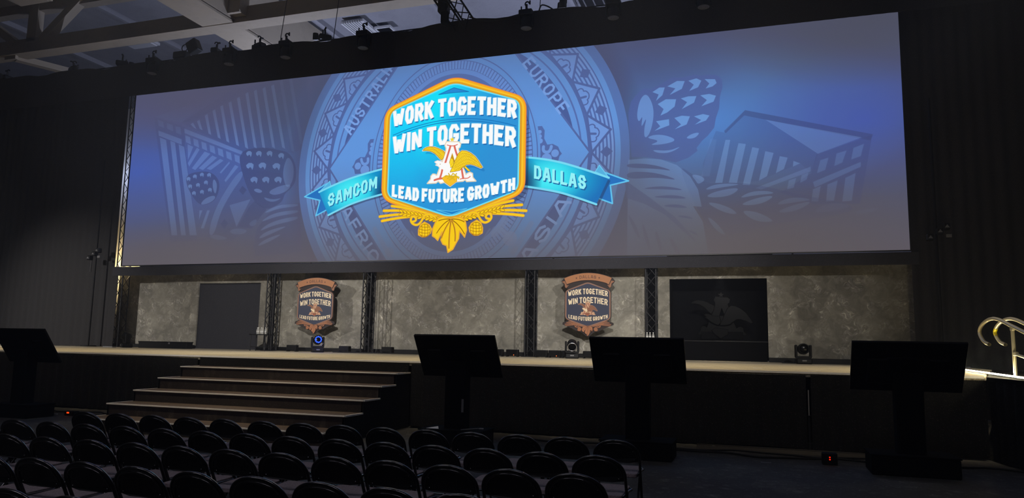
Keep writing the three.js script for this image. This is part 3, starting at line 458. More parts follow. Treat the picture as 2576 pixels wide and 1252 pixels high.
{ // landing of the side stairs at right with the light tape and rails
  const t = thing('side_landing', 'black landing of the side stairs at the right end of the stage', 'landing', [0, 0, 0]);
  const pts = [[8.03, 0.01], [8.26, 1.3], [10.6, 1.3], [10.6, -5.1], [9.5, -5.1]];
  const g = new THREE.ExtrudeGeometry(new THREE.Shape(pts.map(([a, b]) => new THREE.Vector2(a, -b))), { depth: 0.06, bevelEnabled: false }); g.rotateX(-Math.PI / 2); g.translate(0, HS - 0.065, 0);
  part(t, 'deck', g, M.blackMatte);
  const sk = cloth(0, 2.35, K(0.02), K(HS - 0.07), 0.24, 0.03); part(t, 'front_skirt', sk, M.skirt, [8.26, 0, 1.28]); part(t, 'side_skirt', cloth(0, 1.3, K(0.02), K(HS - 0.07), 0.24, 0.03), M.skirt, [8.06, 0, 0.06], [0, -Math.PI / 2 + 0.17, 0]);
  const a = V(8.555, HS + 0.012, -3.39), b = V(8.255, HS + 0.012, 0.95), dir = b.clone().sub(a), n = 62, s = thing('light_tape', 'glowing white light tape along the landing edge at right', 'light strip', [0, 0, 0]);
  part(s, 'backing', bar(a, b, 0.03, 0.012), M.white);
  const led = glow(0xfff2d8, 30), lg = new THREE.SphereGeometry(0.014, 8, 6);
  for (let i = 0; i < n; i++) { const p = a.clone().addScaledVector(dir, (i + 0.5) / n); part(s, 'diode', lg, led, [p.x, p.y + 0.014, p.z]); }
  for (let i = 0; i < 7; i++) { const p = a.clone().addScaledVector(dir, (i + 0.5) / 7), l = new THREE.PointLight(0xffeec0, L.led, 0, 2); l.position.set(p.x, p.y + 0.09, p.z); l.castShadow = true; l.shadow.radius = 2; s.add(l); }
  const railPts = x => [V(x, 1.712, -1.151), V(x, 1.775, -1.46), V(x, 1.923, -1.66), V(x, 2.05, -1.45), V(x, 2.12, -1.02), V(x, 2.1, -0.6), V(x, 1.985, 0.0), V(x, 1.879, 0.537), V(x, 1.66, 1.6)];
  const mk = (x, label, band) => {
    const r = thing('handrail', label, 'handrail', [0, 0, 0]); part(r, 'rail', tube(railPts(x), 0.028, 80, 12), M.rail);
    if (band) part(r, 'tape_band', tube([V(x, 1.86, -1.6), V(x, 1.923, -1.66), V(x, 1.99, -1.585)], 0.0295, 10, 12), M.yellow).userData.label = 'yellow tape band';
    for (const z of [0.045, 1.3]) { const y = 1.975 - (z - 0.045) * 0.2; part(r, 'post', cyl(0.026, y - HS - 0.06, x, (y + HS - 0.06) / 2, z, 12), M.rail); part(r, 'bracket', rbox(0.05, 0.07, 0.1, 0.015, x, y - 0.03, z), M.rail); part(r, 'post_foot', cyl(0.05, 0.03, x, HS + 0.005, z, 12), M.rail); }
    part(r, 'mid_rail', tube([V(x, 1.58, 0.045), V(x, 1.55, 0.25), V(x, 1.5, 0.6), V(x, 1.3, 1.3)], 0.02, 20, 10), M.rail); part(r, 'clamp', rbox(0.05, 0.06, 0.12, 0.015, x, 1.57, 0.12), M.rail);
  };
  mk(8.4, 'curved metal handrail nearer the light tape, with a post under it'); mk(8.63, 'curved metal handrail with a yellow tape band on its bend', true);
}

// ------------------------------------------------------------------ scenic wall with openings
{
  const z = -8.0, y0 = 1.32, y1 = 4.05;
  const flat = (x0, x1, label, hole) => {
    const t = thing('scenic_flat', label, 'scenic flat', [0, 0, 0]);
    const pieces = hole ? [[x0, hole[0], y0, y1], [hole[1], x1, y0, y1], [hole[0], hole[1], hole[2], y1]] : [[x0, x1, y0, y1]];
    for (const [a, b, c, d] of pieces) { const g = new THREE.PlaneGeometry(1, 1); const q = box(b - a, d - c, 0.06, (a + b) / 2, (c + d) / 2, 0); const p = q.attributes.position, uv = q.attributes.uv; for (let i = 0; i < p.count; i++) uv.setXY(i, p.getX(i) + x0 * 0.37, p.getY(i) - 1.3); part(t, 'plaster_panel', q, M.plaster, [0, 0, z]); }
    for (const [a, b] of hole ? [[x0, hole[0]], [hole[1], x1]] : [[x0, x1]]) part(t, 'base_rail', rbox(b - a, 0.12, 0.12, 0.01, (a + b) / 2, HS + 0.06, z + 0.06), M.black);
    return t;
  };
  flat(-16.95, -10.55, 'mottled grey scenic wall at the left with a black doorway', [-13.43, -10.9, 3.45]);
  flat(-10.28, -6.95, 'mottled grey scenic wall behind the left hanging badge');
  flat(-6.64, -1.65, 'mottled grey scenic wall in the middle, empty');
  flat(-1.29, 1.86, 'mottled grey scenic wall behind the right hanging badge');
  flat(2.23, 8.65, 'mottled grey scenic wall at the right with a black doorway', [2.55, 5.11, 3.44]);
  for (const [a, b, k] of [[-10.55, -10.28, 0], [-6.95, -6.64, 1], [-1.65, -1.29, 2], [1.86, 2.23, 3]]) single('gap_cloth', 'black cloth strip closing the wall gap behind the ' + ['first', 'second', 'third', 'fourth'][k] + ' truss column from left', 'cloth', cloth(a - 0.05, b + 0.05, K(HS + 0.005), K(4.05), 0.2, 0.012), M.blackMatte, [0, 0, z - 0.06]);
  const d1 = thing('door_cloth', 'black cloth filling the doorway in the left scenic wall', 'cloth', [0, 0, 0]); part(d1, 'cloth', cloth(-13.6, -10.75, K(HS + 0.01), K(3.5), 0.5, 0.01), M.header, [0, 0, z - 0.1]);
  // right doorway: dark recess with a glossy emblem on a plinth
  const d2 = thing('doorway_recess', 'black recess behind the doorway in the right scenic wall', 'recess', [0, 0, 0]);
  part(d2, 'back_cloth', cloth(2.4, 5.3, K(HS + 0.012), K(4.3), 0.5, 0.01), M.blackMatte, [0, 0, z - 1.15]); part(d2, 'side_panel', box(0.05, 3.1, 1.05, 2.5, HS + 1.57, z - 0.6), M.blackMatte); part(d2, 'side_panel', box(0.05, 3.1, 1.05, 5.16, HS + 1.57, z - 0.6), M.blackMatte); part(d2, 'lintel', box(2.7, 0.05, 1.05, 3.83, HS + 3.15, z - 0.6), M.blackMatte);
  const pl = thing('plinth', 'low black plinth standing in the right doorway', 'plinth', [3.83, HS, z - 0.25]); part(pl, 'body', rbox(2.5, 0.5, 0.5, 0.01, 0, 0.26, 0), M.blackMatte); part(pl, 'top', rbox(2.54, 0.03, 0.54, 0.008, 0, 0.525, 0), M.black);
  const e = thing('eagle_emblem', 'glossy black letter A and eagle emblem standing on the plinth', 'emblem', [3.92, HS + 0.79, z - 0.32]);
  const k = 1.34 / 272, base = EMBLEM.letter[11], cxm = 2056; const sc = l => l.map(([a, b]) => [(a - cxm) * k, (base[1] - b) * k + 0.02]).reverse();
  part(e, 'letter', extrude(sc(EMBLEM.letter), 0.1, 0.01, [sc(EMBLEM.gap).reverse()]), M.gloss); part(e, 'wing', extrude(sc(EMBLEM.leftWing), 0.06, 0.012), M.gloss, [0, 0, 0.1]); part(e, 'wing', extrude(sc(EMBLEM.rightWing), 0.08, 0.012), M.gloss, [0, 0, 0.12]);
  part(e, 'head', extrude(sc(EMBLEM.head), 0.08, 0.015), M.gloss, [0, 0, 0.14]); part(e, 'shield', extrude(sc(EMBLEM.shield), 0.06, 0.012), M.gloss, [0, 0, 0.13]); part(e, 'star', extrude(sc(star(...EMBLEM.star, 16)), 0.05, 0.006), M.gloss, [0, 0, 0.06]); part(e, 'stand', rbox(1.1, 0.2, 0.16, 0.012, 0, -0.1, 0.05), M.blackMatte);
}
// hanging badges
{
  const X0 = 1585, Y0 = -82, U = 940, V0 = 1090, k = 1.30 / 780; // canvas window of the badge design
  const [c, x] = canvas(1024, 1187);
  x.scale(1024 / U, 1187 / V0); x.translate(-X0, -Y0);
  x.fillStyle = 'rgb(62,46,44)'; x.fillRect(X0, Y0, U, V0);
  poly(x, shieldPath(-4), 'rgb(58,44,44)'); poly(x, shieldPath(4), 'rgb(150,112,92)'); poly(x, shieldPath(22), 'rgb(44,50,72)');
  drawWords(x, { letter: 'rgb(232,216,184)', letterRim: 'rgb(24,22,30)' });
  drawEmblem(x, { halo: 'rgb(206,168,132)', gold: 'rgb(140,92,66)', line: 'rgb(104,64,46)', white: 'rgb(206,168,132)', rim: 'rgb(96,40,34)', red: 'rgb(128,40,34)', shield: 'rgb(150,84,58)', head: 'rgb(228,208,172)' });
  drawHops(x, { gold: 'rgb(166,108,70)', rim: 'rgb(94,60,46)', line: 'rgb(92,56,40)', vein: 'rgb(122,76,52)' });
  // banner
  const bTop = arch(24, -66, 1640, 2472), bBot = arch(150, 60, 1640, 2472), row = (f, a, b, n = 20) => Array.from({ length: n + 1 }, (_, i) => [a + (b - a) * i / n, f(a + (b - a) * i / n)]);
  const banner = [...row(bTop, 1646, 2466), [2410, 140], ...row(bBot, 1700, 2410).reverse().slice(1), [1700, 140]];
  const tails = [[[1600, 78], [1660, 64], [1700, 140], [1736, 132], [1690, 190], [1664, 176], [1654, 118]]]; tails.push(mirror(tails[0], 2056));
  for (const t of tails) poly(x, t, 'rgb(146,100,70)', 0, 'rgb(74,46,40)', 7);
  poly(x, banner, 'rgb(166,112,72)', 0, 'rgb(66,44,40)', 8);
  letters(x, 'DALLAS', 1914, 2198, X => bTop(X) + 40, X => bBot(X) - 34, 9, 'rgb(96,60,48)', 0.4); poly(x, star(1862, 22, 20), 'rgb(90,52,40)'); poly(x, star(2250, 22, 20), 'rgb(90,52,40)');
  const T = tex(c); T.wrapS = T.wrapT = THREE.ClampToEdgeWrapping;
  const face = std(0xffffff, 0.6, { map: T }), side = std(0x2c2220, 0.7);
  const loc = ([a, b]) => [(a - 2056) * k, (530 - b) * k];
  const plate = (pts, depth, z) => { const g = extrude(pts.map(loc).reverse(), depth, 0.003), p = g.attributes.position, uv = g.attributes.uv; for (let i = 0; i < p.count; i++) uv.setXY(i, (p.getX(i) / k + 2056 - X0) / U, 1 - (530 - p.getY(i) / k - Y0) / V0); return g.translate(0, 0, z); };
  const s = thing('hanging_badge', '', 'sign', [0, 0, 0], 0, 'badge signs on the scenic wall');
  const ob = [...banner.slice(0, 21), mirror([[1600, 78]], 2056)[0], ...mirror(tails[0], 2056).slice(4, 6), ...shieldPath(-8).slice(8, 24).filter(p => p[0] > 2056), [2482, 764], [2486, 798], [2330, 856], [2250, 902], [2160, 922], [2082, 988], [2030, 988], [1955, 922], [1862, 902], [1782, 856], [1626, 798], [1630, 764], ...shieldPath(-8).slice(24).filter(p => p[0] < 2056 && p[1] < 760), ...tails[0].slice(4, 6).reverse(), [1600, 78]];
  const grow = ob.map(([a, b]) => { const d = Math.hypot(a - 2056, b - 500); return [a + (a - 2056) / d * 4, b + (b - 500) / d * 4]; });
  const backing = new THREE.ExtrudeGeometry(new THREE.Shape(grow.map(loc).map(p => new THREE.Vector2(...p))), { depth: 0.02, bevelEnabled: false });
  part(s, 'backing_board', backing, side);
  part(s, 'shield_plate', plate(shieldPath(20), 0.01, 0.022), face); const ring = new THREE.Shape(shieldPath(0).map(loc).map(p => new THREE.Vector2(...p))); ring.holes.push(new THREE.Path(shieldPath(20).map(loc).map(p => new THREE.Vector2(...p))));
  part(s, 'border', new THREE.ExtrudeGeometry(ring, { depth: 0.022, bevelEnabled: false }).translate(0, 0, 0.02), std(0x8d6a58, 0.6));
  part(s, 'banner', plate(banner, 0.015, 0.028), face); for (const t of tails) part(s, 'banner_tail', plate(t, 0.006, 0.022), face);
  const outline = (pts, d, z, n) => part(s, n, plate(pts, d, z), face);
  outline(HOPS.leaf, 0.015, 0.045, 'leaf'); outline(HOPS.cone, 0.012, 0.038, 'hop_cone'); outline(mirror(HOPS.cone), 0.012, 0.038, 'hop_cone');
  const ear = [[1662,789],[1730,742],[1800,751],[1903,775],[1993,808],[1972,835],[1878,855],[1838,843],[1831,814],[1676,824]]; outline(ear, 0.01, 0.026, 'barley_ear'); outline(mirror(ear), 0.01, 0.026, 'barley_ear');
  for (const sx of [-0.45, 0.45]) part(s, 'hanging_wire', rod(V(sx, 0.8, 0.01), V(sx, 1.24, -0.06), 0.004), M.black);
  s.position.set(-8.36, 2.545, -7.38); s.userData.label = 'left hanging badge sign above the moving light with blue ring';
  copy(s, 'right hanging badge sign above the unlit moving light', [0.375, 2.59, -7.38]);
}

// ------------------------------------------------------------------ screen, drapes and trusses
{ const t = thing('header_pipe', 'black pipe along the tops of the truss columns, behind the header drape', 'pipe', [0, 0, 0]); part(t, 'pipe', rod(V(-16.2, 3.84, -7.45), V(8.6, 3.84, -7.45), 0.035), M.truss); for (const x of [-10.02, -6.53, -1.3, 2.12]) part(t, 'coupler', rbox(0.1, 0.1, 0.12, 0.02, x, 3.84, -7.45), M.truss); }
{
  const t = thing('projection_screen', 'huge wide blue projection screen showing a badge with slogan', 'screen', [0, 0, 0]);
  const x0 = -16.085, x1 = 8.43, y0 = 4.03, y1 = 10.157, z = -7.2, art = screenArt(), mats = [];
  for (const k of [0, 1]) { const [c, x] = canvas(2048, 1024); x.drawImage(art, k * 2048, 0, 2048, 1024, 0, 0, 2048, 1024); const T = tex(c); T.wrapS = T.wrapT = THREE.ClampToEdgeWrapping; mats.push(new THREE.MeshStandardMaterial({ color: 0x050505, roughness: 1, emissive: 0xffffff, emissiveMap: T, emissiveIntensity: L.screenGlow })); }
  const g = new THREE.BufferGeometry(), xm = (x0 + x1) / 2;
  g.setAttribute('position', new THREE.Float32BufferAttribute([x0, y0, z, xm, y0, z, xm, y1, z, x0, y1, z, xm, y0, z, x1, y0, z, x1, y1, z, xm, y1, z], 3)); g.setAttribute('uv', new THREE.Float32BufferAttribute([0, 0, 1, 0, 1, 1, 0, 1, 0, 0, 1, 0, 1, 1, 0, 1], 2));
  g.setIndex([0, 1, 2, 0, 2, 3, 4, 5, 6, 4, 6, 7]); g.addGroup(0, 6, 0); g.addGroup(6, 6, 1); g.computeVertexNormals();
  part(t, 'picture', g, mats);
  part(t, 'backing_sheet', box(x1 - x0, y1 - y0, 0.02, xm, (y0 + y1) / 2, z - 0.02), M.blackMatte);
  const f = 0.03; part(t, 'frame_bar', box(x1 - x0 + 0.1, f, 0.06, xm, y1 + f / 2, z), M.grey); part(t, 'frame_bar', box(x1 - x0 + 0.06, f, 0.06, xm, y0 - f / 2, z), M.truss); for (const [q, m] of [[x0 - f / 2, M.black], [x1 + f / 2, M.truss]]) part(t, 'frame_bar', box(f, y1 - y0, 0.06, q, (y0 + y1) / 2, z), m);
}
single('header_drape', 'dark grey cloth band hanging between the screen and the scenic wall', 'drape', cloth(-16.5, 8.62, K(3.675), x => 3.985, 0.9, 0.012, 0.1), M.header, [0, 0, -7.22]);
single('valance', 'long black valance hanging above the projection screen', 'valance', cloth(-30, 20, x => 9.93, x => 11.15 - 0.1 * Math.pow(Math.abs(Math.sin((x + 0.6) * 1.05)), 6) - 0.03 * Math.sin(x * 0.7), 0.3, 0.004), M.drape, [0, 0, -6.68]);
single('stage_drape', 'tall black drape closing the left side beside the screen', 'drape', cloth(-24, -16.53, K(HS + 0.012), K(10.25), 0.3, 0.03), M.drape, [0, 0, -7.3]);
single('stage_drape', 'narrow black drape strip under the left corner of the screen', 'drape', cloth(-16.6, -16.27, K(HS + 0.012), K(4.0), 0.3, 0.008), M.drape, [0, 0, -7.26]);
single('stage_drape', 'tall black drape closing the right side behind the handrails', 'drape', cloth(8.47, 20, x => x < 9.6 ? HS + 0.012 : 0.02, K(10.25), 0.3, 0.03), M.drape, [0, 0, -7.3]);
single('backstage_sheet', 'pale backstage sheet showing in the slit left of the screen', 'sheet', box(2.4, 9, 0.03), M.white, [-17.9, HS + 4.52, -8.6]);
function boxTruss(t, a, b, w, bays, r = 0.022, mat = M.truss) { // four chords and zigzag braces, children of t
  const ax = b.clone().sub(a).normalize(), up = Math.abs(ax.y) > 0.9 ? V(0, 0, 1) : V(0, 1, 0), u = new THREE.Vector3().crossVectors(ax, up).normalize().multiplyScalar(w / 2), v = new THREE.Vector3().crossVectors(ax, u).normalize().multiplyScalar(w / 2);
  const cs = [[1, 1], [1, -1], [-1, -1], [-1, 1]].map(([i, j]) => u.clone().multiplyScalar(i).addScaledVector(v, j));
  for (const c of cs) part(t, 'chord', rod(a.clone().add(c), b.clone().add(c), r), mat);
  for (let f = 0; f < 4; f++) for (let k = 0; k < bays; k++) { const A = cs[f], B = cs[(f + 1) % 4], [p, q] = k % 2 ? [A, B] : [B, A]; part(t, 'brace', rod(a.clone().lerp(b, k / bays).add(p), a.clone().lerp(b, (k + 1) / bays).add(q), r * 0.55, 6), mat); }
}
const ORD = ['first', 'second', 'third', 'fourth', 'fifth', 'sixth', 'seventh', 'eighth', 'ninth', 'tenth', 'eleventh', 'twelfth', 'thirteenth', 'fourteenth'];
[-10.02, -6.53, -1.3, 2.12].forEach((x, k) => {
  const t = thing('truss_column', ORD[k] + ' black truss column from left, standing before the scenic wall', 'truss', [x, HS, -7.45], 0, 'truss columns on the stage');
  boxTruss(t, V(0, 0.02, 0), V(0, 2.58, 0), 0.27, 8, 0.022); part(t, 'base_plate', box(0.42, 0.02, 0.42, 0, 0.012, 0), M.truss);
});
{ const t = thing('screen_tower', 'slim black truss tower along the left edge of the screen', 'truss', [-16.36, HS, -7.55]); boxTruss(t, V(0, 0.02, 0), V(0, 9.1, 0), 0.3, 22, 0.02); part(t, 'base_plate', box(0.42, 0.02, 0.42, 0, 0.012, 0), M.truss); }
{ const t = thing('roof_truss', 'dark truss slanting down to the valance at top centre', 'truss', [0, 0, 0]); boxTruss(t, V(-4.1, 12.4, -5.6), V(-3.25, 10.95, -6.75), 0.46, 7, 0.03, M.black);
  const h = thing('chain_hoist', 'black chain hoist motor hung inside the slanting truss', 'hoist', [-3.75, 11.42, -6.2]); part(h, 'motor', rbox(0.3, 0.42, 0.3, 0.05), M.black); part(h, 'chain_bag', rbox(0.22, 0.4, 0.2, 0.06, 0.05, -0.35, 0.02), M.blackMatte); part(h, 'chain', rod(V(0, 0.2, 0), V(0, 1.5, 0), 0.012), M.truss); part(h, 'hook', new THREE.TorusGeometry(0.06, 0.014, 8, 16, 4.4), M.truss, [0, 0.26, 0]);
  const f = thing('front_truss', 'black truss carrying the stage lights along the valance top', 'truss', [0, 0, 0]); boxTruss(f, V(-24, 10.97, -6.93), V(12, 10.97, -6.93), 0.3, 40, 0.022, M.black);
  single('power_cable', 'black cable drooping from the slanting truss to the valance', 'cable', tube([V(-3.05, 11.15, -6.5), V(-2.6, 10.98, -6.5), V(-2.1, 10.95, -6.5), V(-1.6, 11.02, -6.6)], 0.022, 30), M.cord);
  single('power_cable', 'black cable looping between two stage lights right of centre', 'cable', tube([V(-1.0, 11.17, -6.78), V(-0.92, 11.36, -6.78), V(-0.75, 11.32, -6.78), V(-0.55, 11.18, -6.78)], 0.022, 30), M.cord);
  [[-10.05, 'left of the louvre'], [-8.0, 'right of the louvre'], [-1.05, 'right of centre']].forEach(([x, w]) => single('hanging_wire', 'thin dark wire hanging from the roof ' + w, 'wire', rod(V(x, 10.9, -7.0), V(x, 15, -7.6), 0.012), M.cord));
}
{ // hanging wash lights along the valance
  const t = thing('hanging_light', '', 'stage light', [0, 0, 0], 0, 'stage lights on the valance truss');
  part(t, 'base', rbox(0.4, 0.16, 0.3, 0.03, 0, 0.24, 0), M.black);
  for (const s of [-1, 1]) part(t, 'yoke_arm', rbox(0.05, 0.34, 0.14, 0.02, s * 0.19, 0.03, 0), M.black);
  part(t, 'head', new THREE.LatheGeometry([[0, 0.14], [0.1, 0.13], [0.15, 0.05], [0.165, -0.1], [0.172, -0.2], [0.16, -0.21]].map(p => new THREE.Vector2(...p)), 24), M.black);
  const lens = part(t, 'lens', cyl(0.158, 0.02, 0, -0.2, 0, 24), std(0x55555a, 0.4)); lens.userData.label = 'pale honeycomb lens';
  const cell = cyl(0.021, 0.012, 0, 0, 0, 6); const cells = []; for (let r = 0; r < 4; r++) for (let i = 0; i < Math.max(1, r * 6); i++) { const a = i / Math.max(1, r * 6) * 6.283; cells.push(cell.clone().translate(Math.cos(a) * r * 0.043, 0, Math.sin(a) * r * 0.043)); }
  part(lens, 'honeycomb', cells, std(0x7c7c80, 0.5), [0, -0.212, 0]);
  part(t, 'clamp', [rbox(0.06, 0.2, 0.05, 0.01, 0, 0.42, 0), new THREE.TorusGeometry(0.06, 0.022, 8, 14, 4.6).translate(0.02, 0.53, 0), rbox(0.04, 0.12, 0.04, 0.01, 0.1, 0.56, 0)], M.black);
  part(t, 'connector', cyl(0.02, 0.16, -0.14, 0.36, 0.05), M.cord); part(t, 'arm', rod(V(0, 0.44, 0), V(0, 0.38, -0.36), 0.022), M.black);
  const xs = [-14.72, -11.54, -9.36, -6.55, -1.27, 1.25, 3.67];
  xs.forEach((x, k) => { const lab = ORD[k] + ' of the stage lights with pale round lens from left on the valance'; if (!k) { t.position.set(x, 10.775, -6.46); t.userData.label = lab; } else copy(t, lab, [x, 10.775, -6.46]); });
  const s = thing('profile_light', '', 'stage light', [0, 0, 0], 0, 'lights clamped above the valance');
  part(s, 'body', rbox(0.26, 0.18, 0.4, 0.05, 0, 0, 0), M.black); part(s, 'clamp', [rbox(0.06, 0.16, 0.05, 0.01, 0, 0.18, 0), new THREE.TorusGeometry(0.055, 0.022, 8, 14, 4.6).translate(0.03, 0.28, 0), rbox(0.12, 0.05, 0.05, 0.01, -0.06, 0.3, 0)], M.black); part(s, 'connector', cyl(0.025, 0.12, 0.12, 0.14, 0.1), M.cord); part(s, 'barrel', cyl(0.09, 0.2, 0, -0.02, 0.3, 16).rotateX(0.02), M.black);
  [[-22.2, 11.3], [-18.9, 11.3], [-16.6, 11.3], [-12.5, 11.3], [-10.75, 11.3], [-8.25, 11.3], [-0.35, 11.3], [2.05, 11.3]].forEach(([x, y], k) => { const lab = ORD[k] + ' of the dark lights poking above the valance, counted from left'; if (!k) { s.position.set(x, y, -6.95); s.userData.label = lab; } else copy(s, lab, [x, y, -6.95], k * 1.1); });
  const b = thing('equipment_stack', 'dark clump of tilted gear standing above the valance at left', 'rigging', [-13.55, 11.2, -6.93]); part(b, 'tilted_case', rbox(0.42, 0.46, 0.3, 0.05), M.black, [0.1, 0.36, 0], [0, 0, 0.45]); part(b, 'low_case', rbox(0.55, 0.26, 0.3, 0.05, -0.4, 0.1, 0), M.black); part(b, 'cable_coil', new THREE.TorusGeometry(0.12, 0.018, 8, 20), M.cord, [-0.2, 0.32, 0.1]);
}
{ // small dark light clusters on the side drapes
  const t = thing('side_light_cluster', 'small dark light cluster on the right drape beside the screen', 'stage light', [8.95, 4.32, -6.9]);
  part(t, 'pipe', cyl(0.03, 6.5, 0, 0.16, 0), M.black);
  for (const [x, y] of [[-0.16, -0.05], [0.05, 0.09], [0.2, 0.2]]) { part(t, 'lamp_body', rbox(0.14, 0.16, 0.16, 0.03, x, y, 0.1), M.black); part(t, 'lens_glint', extrude([[-0.05, -0.03], [0.05, -0.03], [0, 0.04]], 0.006, 0.002), M.grey, [x, y, 0.19]); }
  part(t, 'mount_plate', rbox(0.12, 0.08, 0.03, 0.01, 0.24, -0.02, 0.12), M.grey);
  part(t, 'base', cyl(0.25, 0.03, 0, -3.07, 0), M.black);
  copy(t, 'small dark light cluster on the left drape beside the screen', [-16.95, 4.32, -6.9]);
  const r = thing('rope_ladder', 'thin pale beaded line hanging on the left drape', 'rope', [-17.56, 3.84, -7.265]); part(r, 'cord', rod(V(0, 0, 0), V(0, 0.54, 0), 0.006), M.grey); for (let k = 0; k < 14; k++) part(r, 'bead', new THREE.SphereGeometry(0.011, 8, 6), M.grey, [0, 0.02 + k * 0.038, 0.006]);
}

// ------------------------------------------------------------------ things on the stage
function movingHead(pos, label, lens, tilt, turn = 0) {
  const t = thing('moving_light', label, 'stage light', pos, turn, 'moving lights on the stage floor');
  part(t, 'base', rbox(0.36, 0.13, 0.34, 0.03, 0, 0.065, 0), M.black); part(t, 'display', box(0.1, 0.03, 0.01, 0, 0.08, 0.17), M.grey);
  part(t, 'yoke', [rbox(0.37, 0.05, 0.16, 0.02, 0, 0.165, 0), rbox(0.055, 0.3, 0.16, 0.025, -0.165, 0.31, 0), rbox(0.055, 0.3, 0.16, 0.025, 0.165, 0.31, 0)], M.black);
  const h = part(t, 'head', new THREE.LatheGeometry([[0, -0.13], [0.09, -0.125], [0.13, -0.08], [0.135, 0.04], [0.125, 0.13], [0.115, 0.135]].map(p => new THREE.Vector2(...p)), 24).rotateX(Math.PI / 2), M.black, [0, 0.36, 0], [tilt, 0, 0]);
  part(h, 'lens', new THREE.SphereGeometry(0.112, 24, 8, 0, 6.283, 0, 0.9).rotateX(Math.PI / 2).scale(1.25, 1.25, 0.6).translate(0, 0, 0.052), M.gloss); part(h, 'lens_ring', new THREE.TorusGeometry(0.115, 0.014, 10, 28), lens === 'chrome' ? M.chrome : M.plastic, [0, 0, 0.135]);
  if (lens === 'blue') { const e = glow(0x1c3cff, 9), g = new THREE.SphereGeometry(0.0155, 8, 6); for (let i = 0; i < 12; i++) { const a = i / 12 * 6.283; part(h, 'blue_diode', g, e, [Math.cos(a) * 0.085, Math.sin(a) * 0.085, 0.14]); } const pl = new THREE.PointLight(0x2a44ff, 0.22); pl.position.set(0, 0.3, 0.34); pl.castShadow = true; t.add(pl); part(t, 'side_plate', rbox(0.02, 0.1, 0.012, 0.004), M.chrome, [0.12, 0.24, 0.12], [0, 0, -0.7]); }
  return t;
}
movingHead([-15.3, HS, -6.9], 'dark moving light on the stage at the far left wall', 'dark', -0.5, -0.6);
movingHead([-7.72, HS, -6.6], 'moving light with a ring of blue diodes under the left badge', 'blue', -0.15, 0.7);
movingHead([0.115, HS, -6.6], 'dark moving light with a chrome lens rim below the right badge', 'chrome', 0.45, 0.25);
movingHead([5.88, HS, -6.6], 'dark moving light facing front, right of the emblem doorway', 'dark', -0.05, 0.1);
{
  const b = thing('strip_light', '', 'strip light', [0, 0, 0], 0, 'strip lights along the wall base');
  part(b, 'housing', rbox(0.35, 0.16, 0.16, 0.02, 0, 0.12, 0), M.black); part(b, 'face', box(0.31, 0.1, 0.01, 0, 0.125, 0.083), M.plastic); for (const s of [-1, 1]) part(b, 'foot', rbox(0.03, 0.06, 0.18, 0.008, s * 0.15, 0.03, 0), M.black); part(b, 'indicator', new THREE.SphereGeometry(0.012, 8, 6), M.black, [0.06, 0.05, 0.09]);
  const lit = glow(0xff7a3a, 1.6);
  [[-8.9, 'below the left badge at its left'], [-7.05, 'below the left badge at its right'], [-5.6, 'right of the second truss column'], [-2.15, 'third to the left of the third truss column'], [-1.7, 'just left of the third truss column'], [-0.86, 'just right of the third truss column'], [-0.47, 'second right of the third truss column'], [-0.09, 'left of the chrome moving light'], [0.5, 'right of the chrome moving light'], [0.9, 'second right of the chrome moving light'], [7.3, 'at the right end of the scenic wall']].forEach(([x, w], k) => {
    const lab = 'black strip light on the stage ' + w; const c = k ? copy(b, lab, [x, HS, -7.05]) : b; if (!k) { b.position.set(x, HS, -7.05); b.userData.label = lab; }
    if (x === -1.7 || x === -0.47) c.children.find(m => m.name.startsWith('indicator')).material = lit;
  });
  single('floor_cable', 'black cable lying along the wall base at right', 'cable', tube([V(5.4, HS + 0.018, -6.95), V(5.9, HS + 0.018, -6.85), V(6.6, HS + 0.018, -7.0), V(7.1, HS + 0.018, -6.9), V(7.9, HS + 0.018, -7.0)], 0.016, 50), M.cord);
  single('floor_cable', 'black cable lying along the wall base in the middle', 'cable', tube([V(-7.4, HS + 0.018, -6.95), V(-6.8, HS + 0.018, -6.85), V(-5.4, HS + 0.018, -6.9), V(-3.4, HS + 0.018, -6.95), V(-2.4, HS + 0.018, -6.9)], 0.016, 50), M.cord);
  single('floor_tray', 'small pale tray on the stage by the far left moving light', 'tray', rbox(0.42, 0.03, 0.16, 0.01), M.lens, [-15.65, HS + 0.016, -6.55]);
  const c = thing('low_case', 'long low dark case on the stage before the left wall', 'case', [-14.0, HS, -7.25]); part(c, 'body', rbox(2.0, 0.2, 0.3, 0.02, 0, 0.1, 0), M.black); part(c, 'lid', rbox(2.02, 0.03, 0.32, 0.01, 0, 0.21, 0), M.black); part(c, 'latch', box(0.06, 0.05, 0.01, 0.3, 0.17, 0.165), M.grey);
}
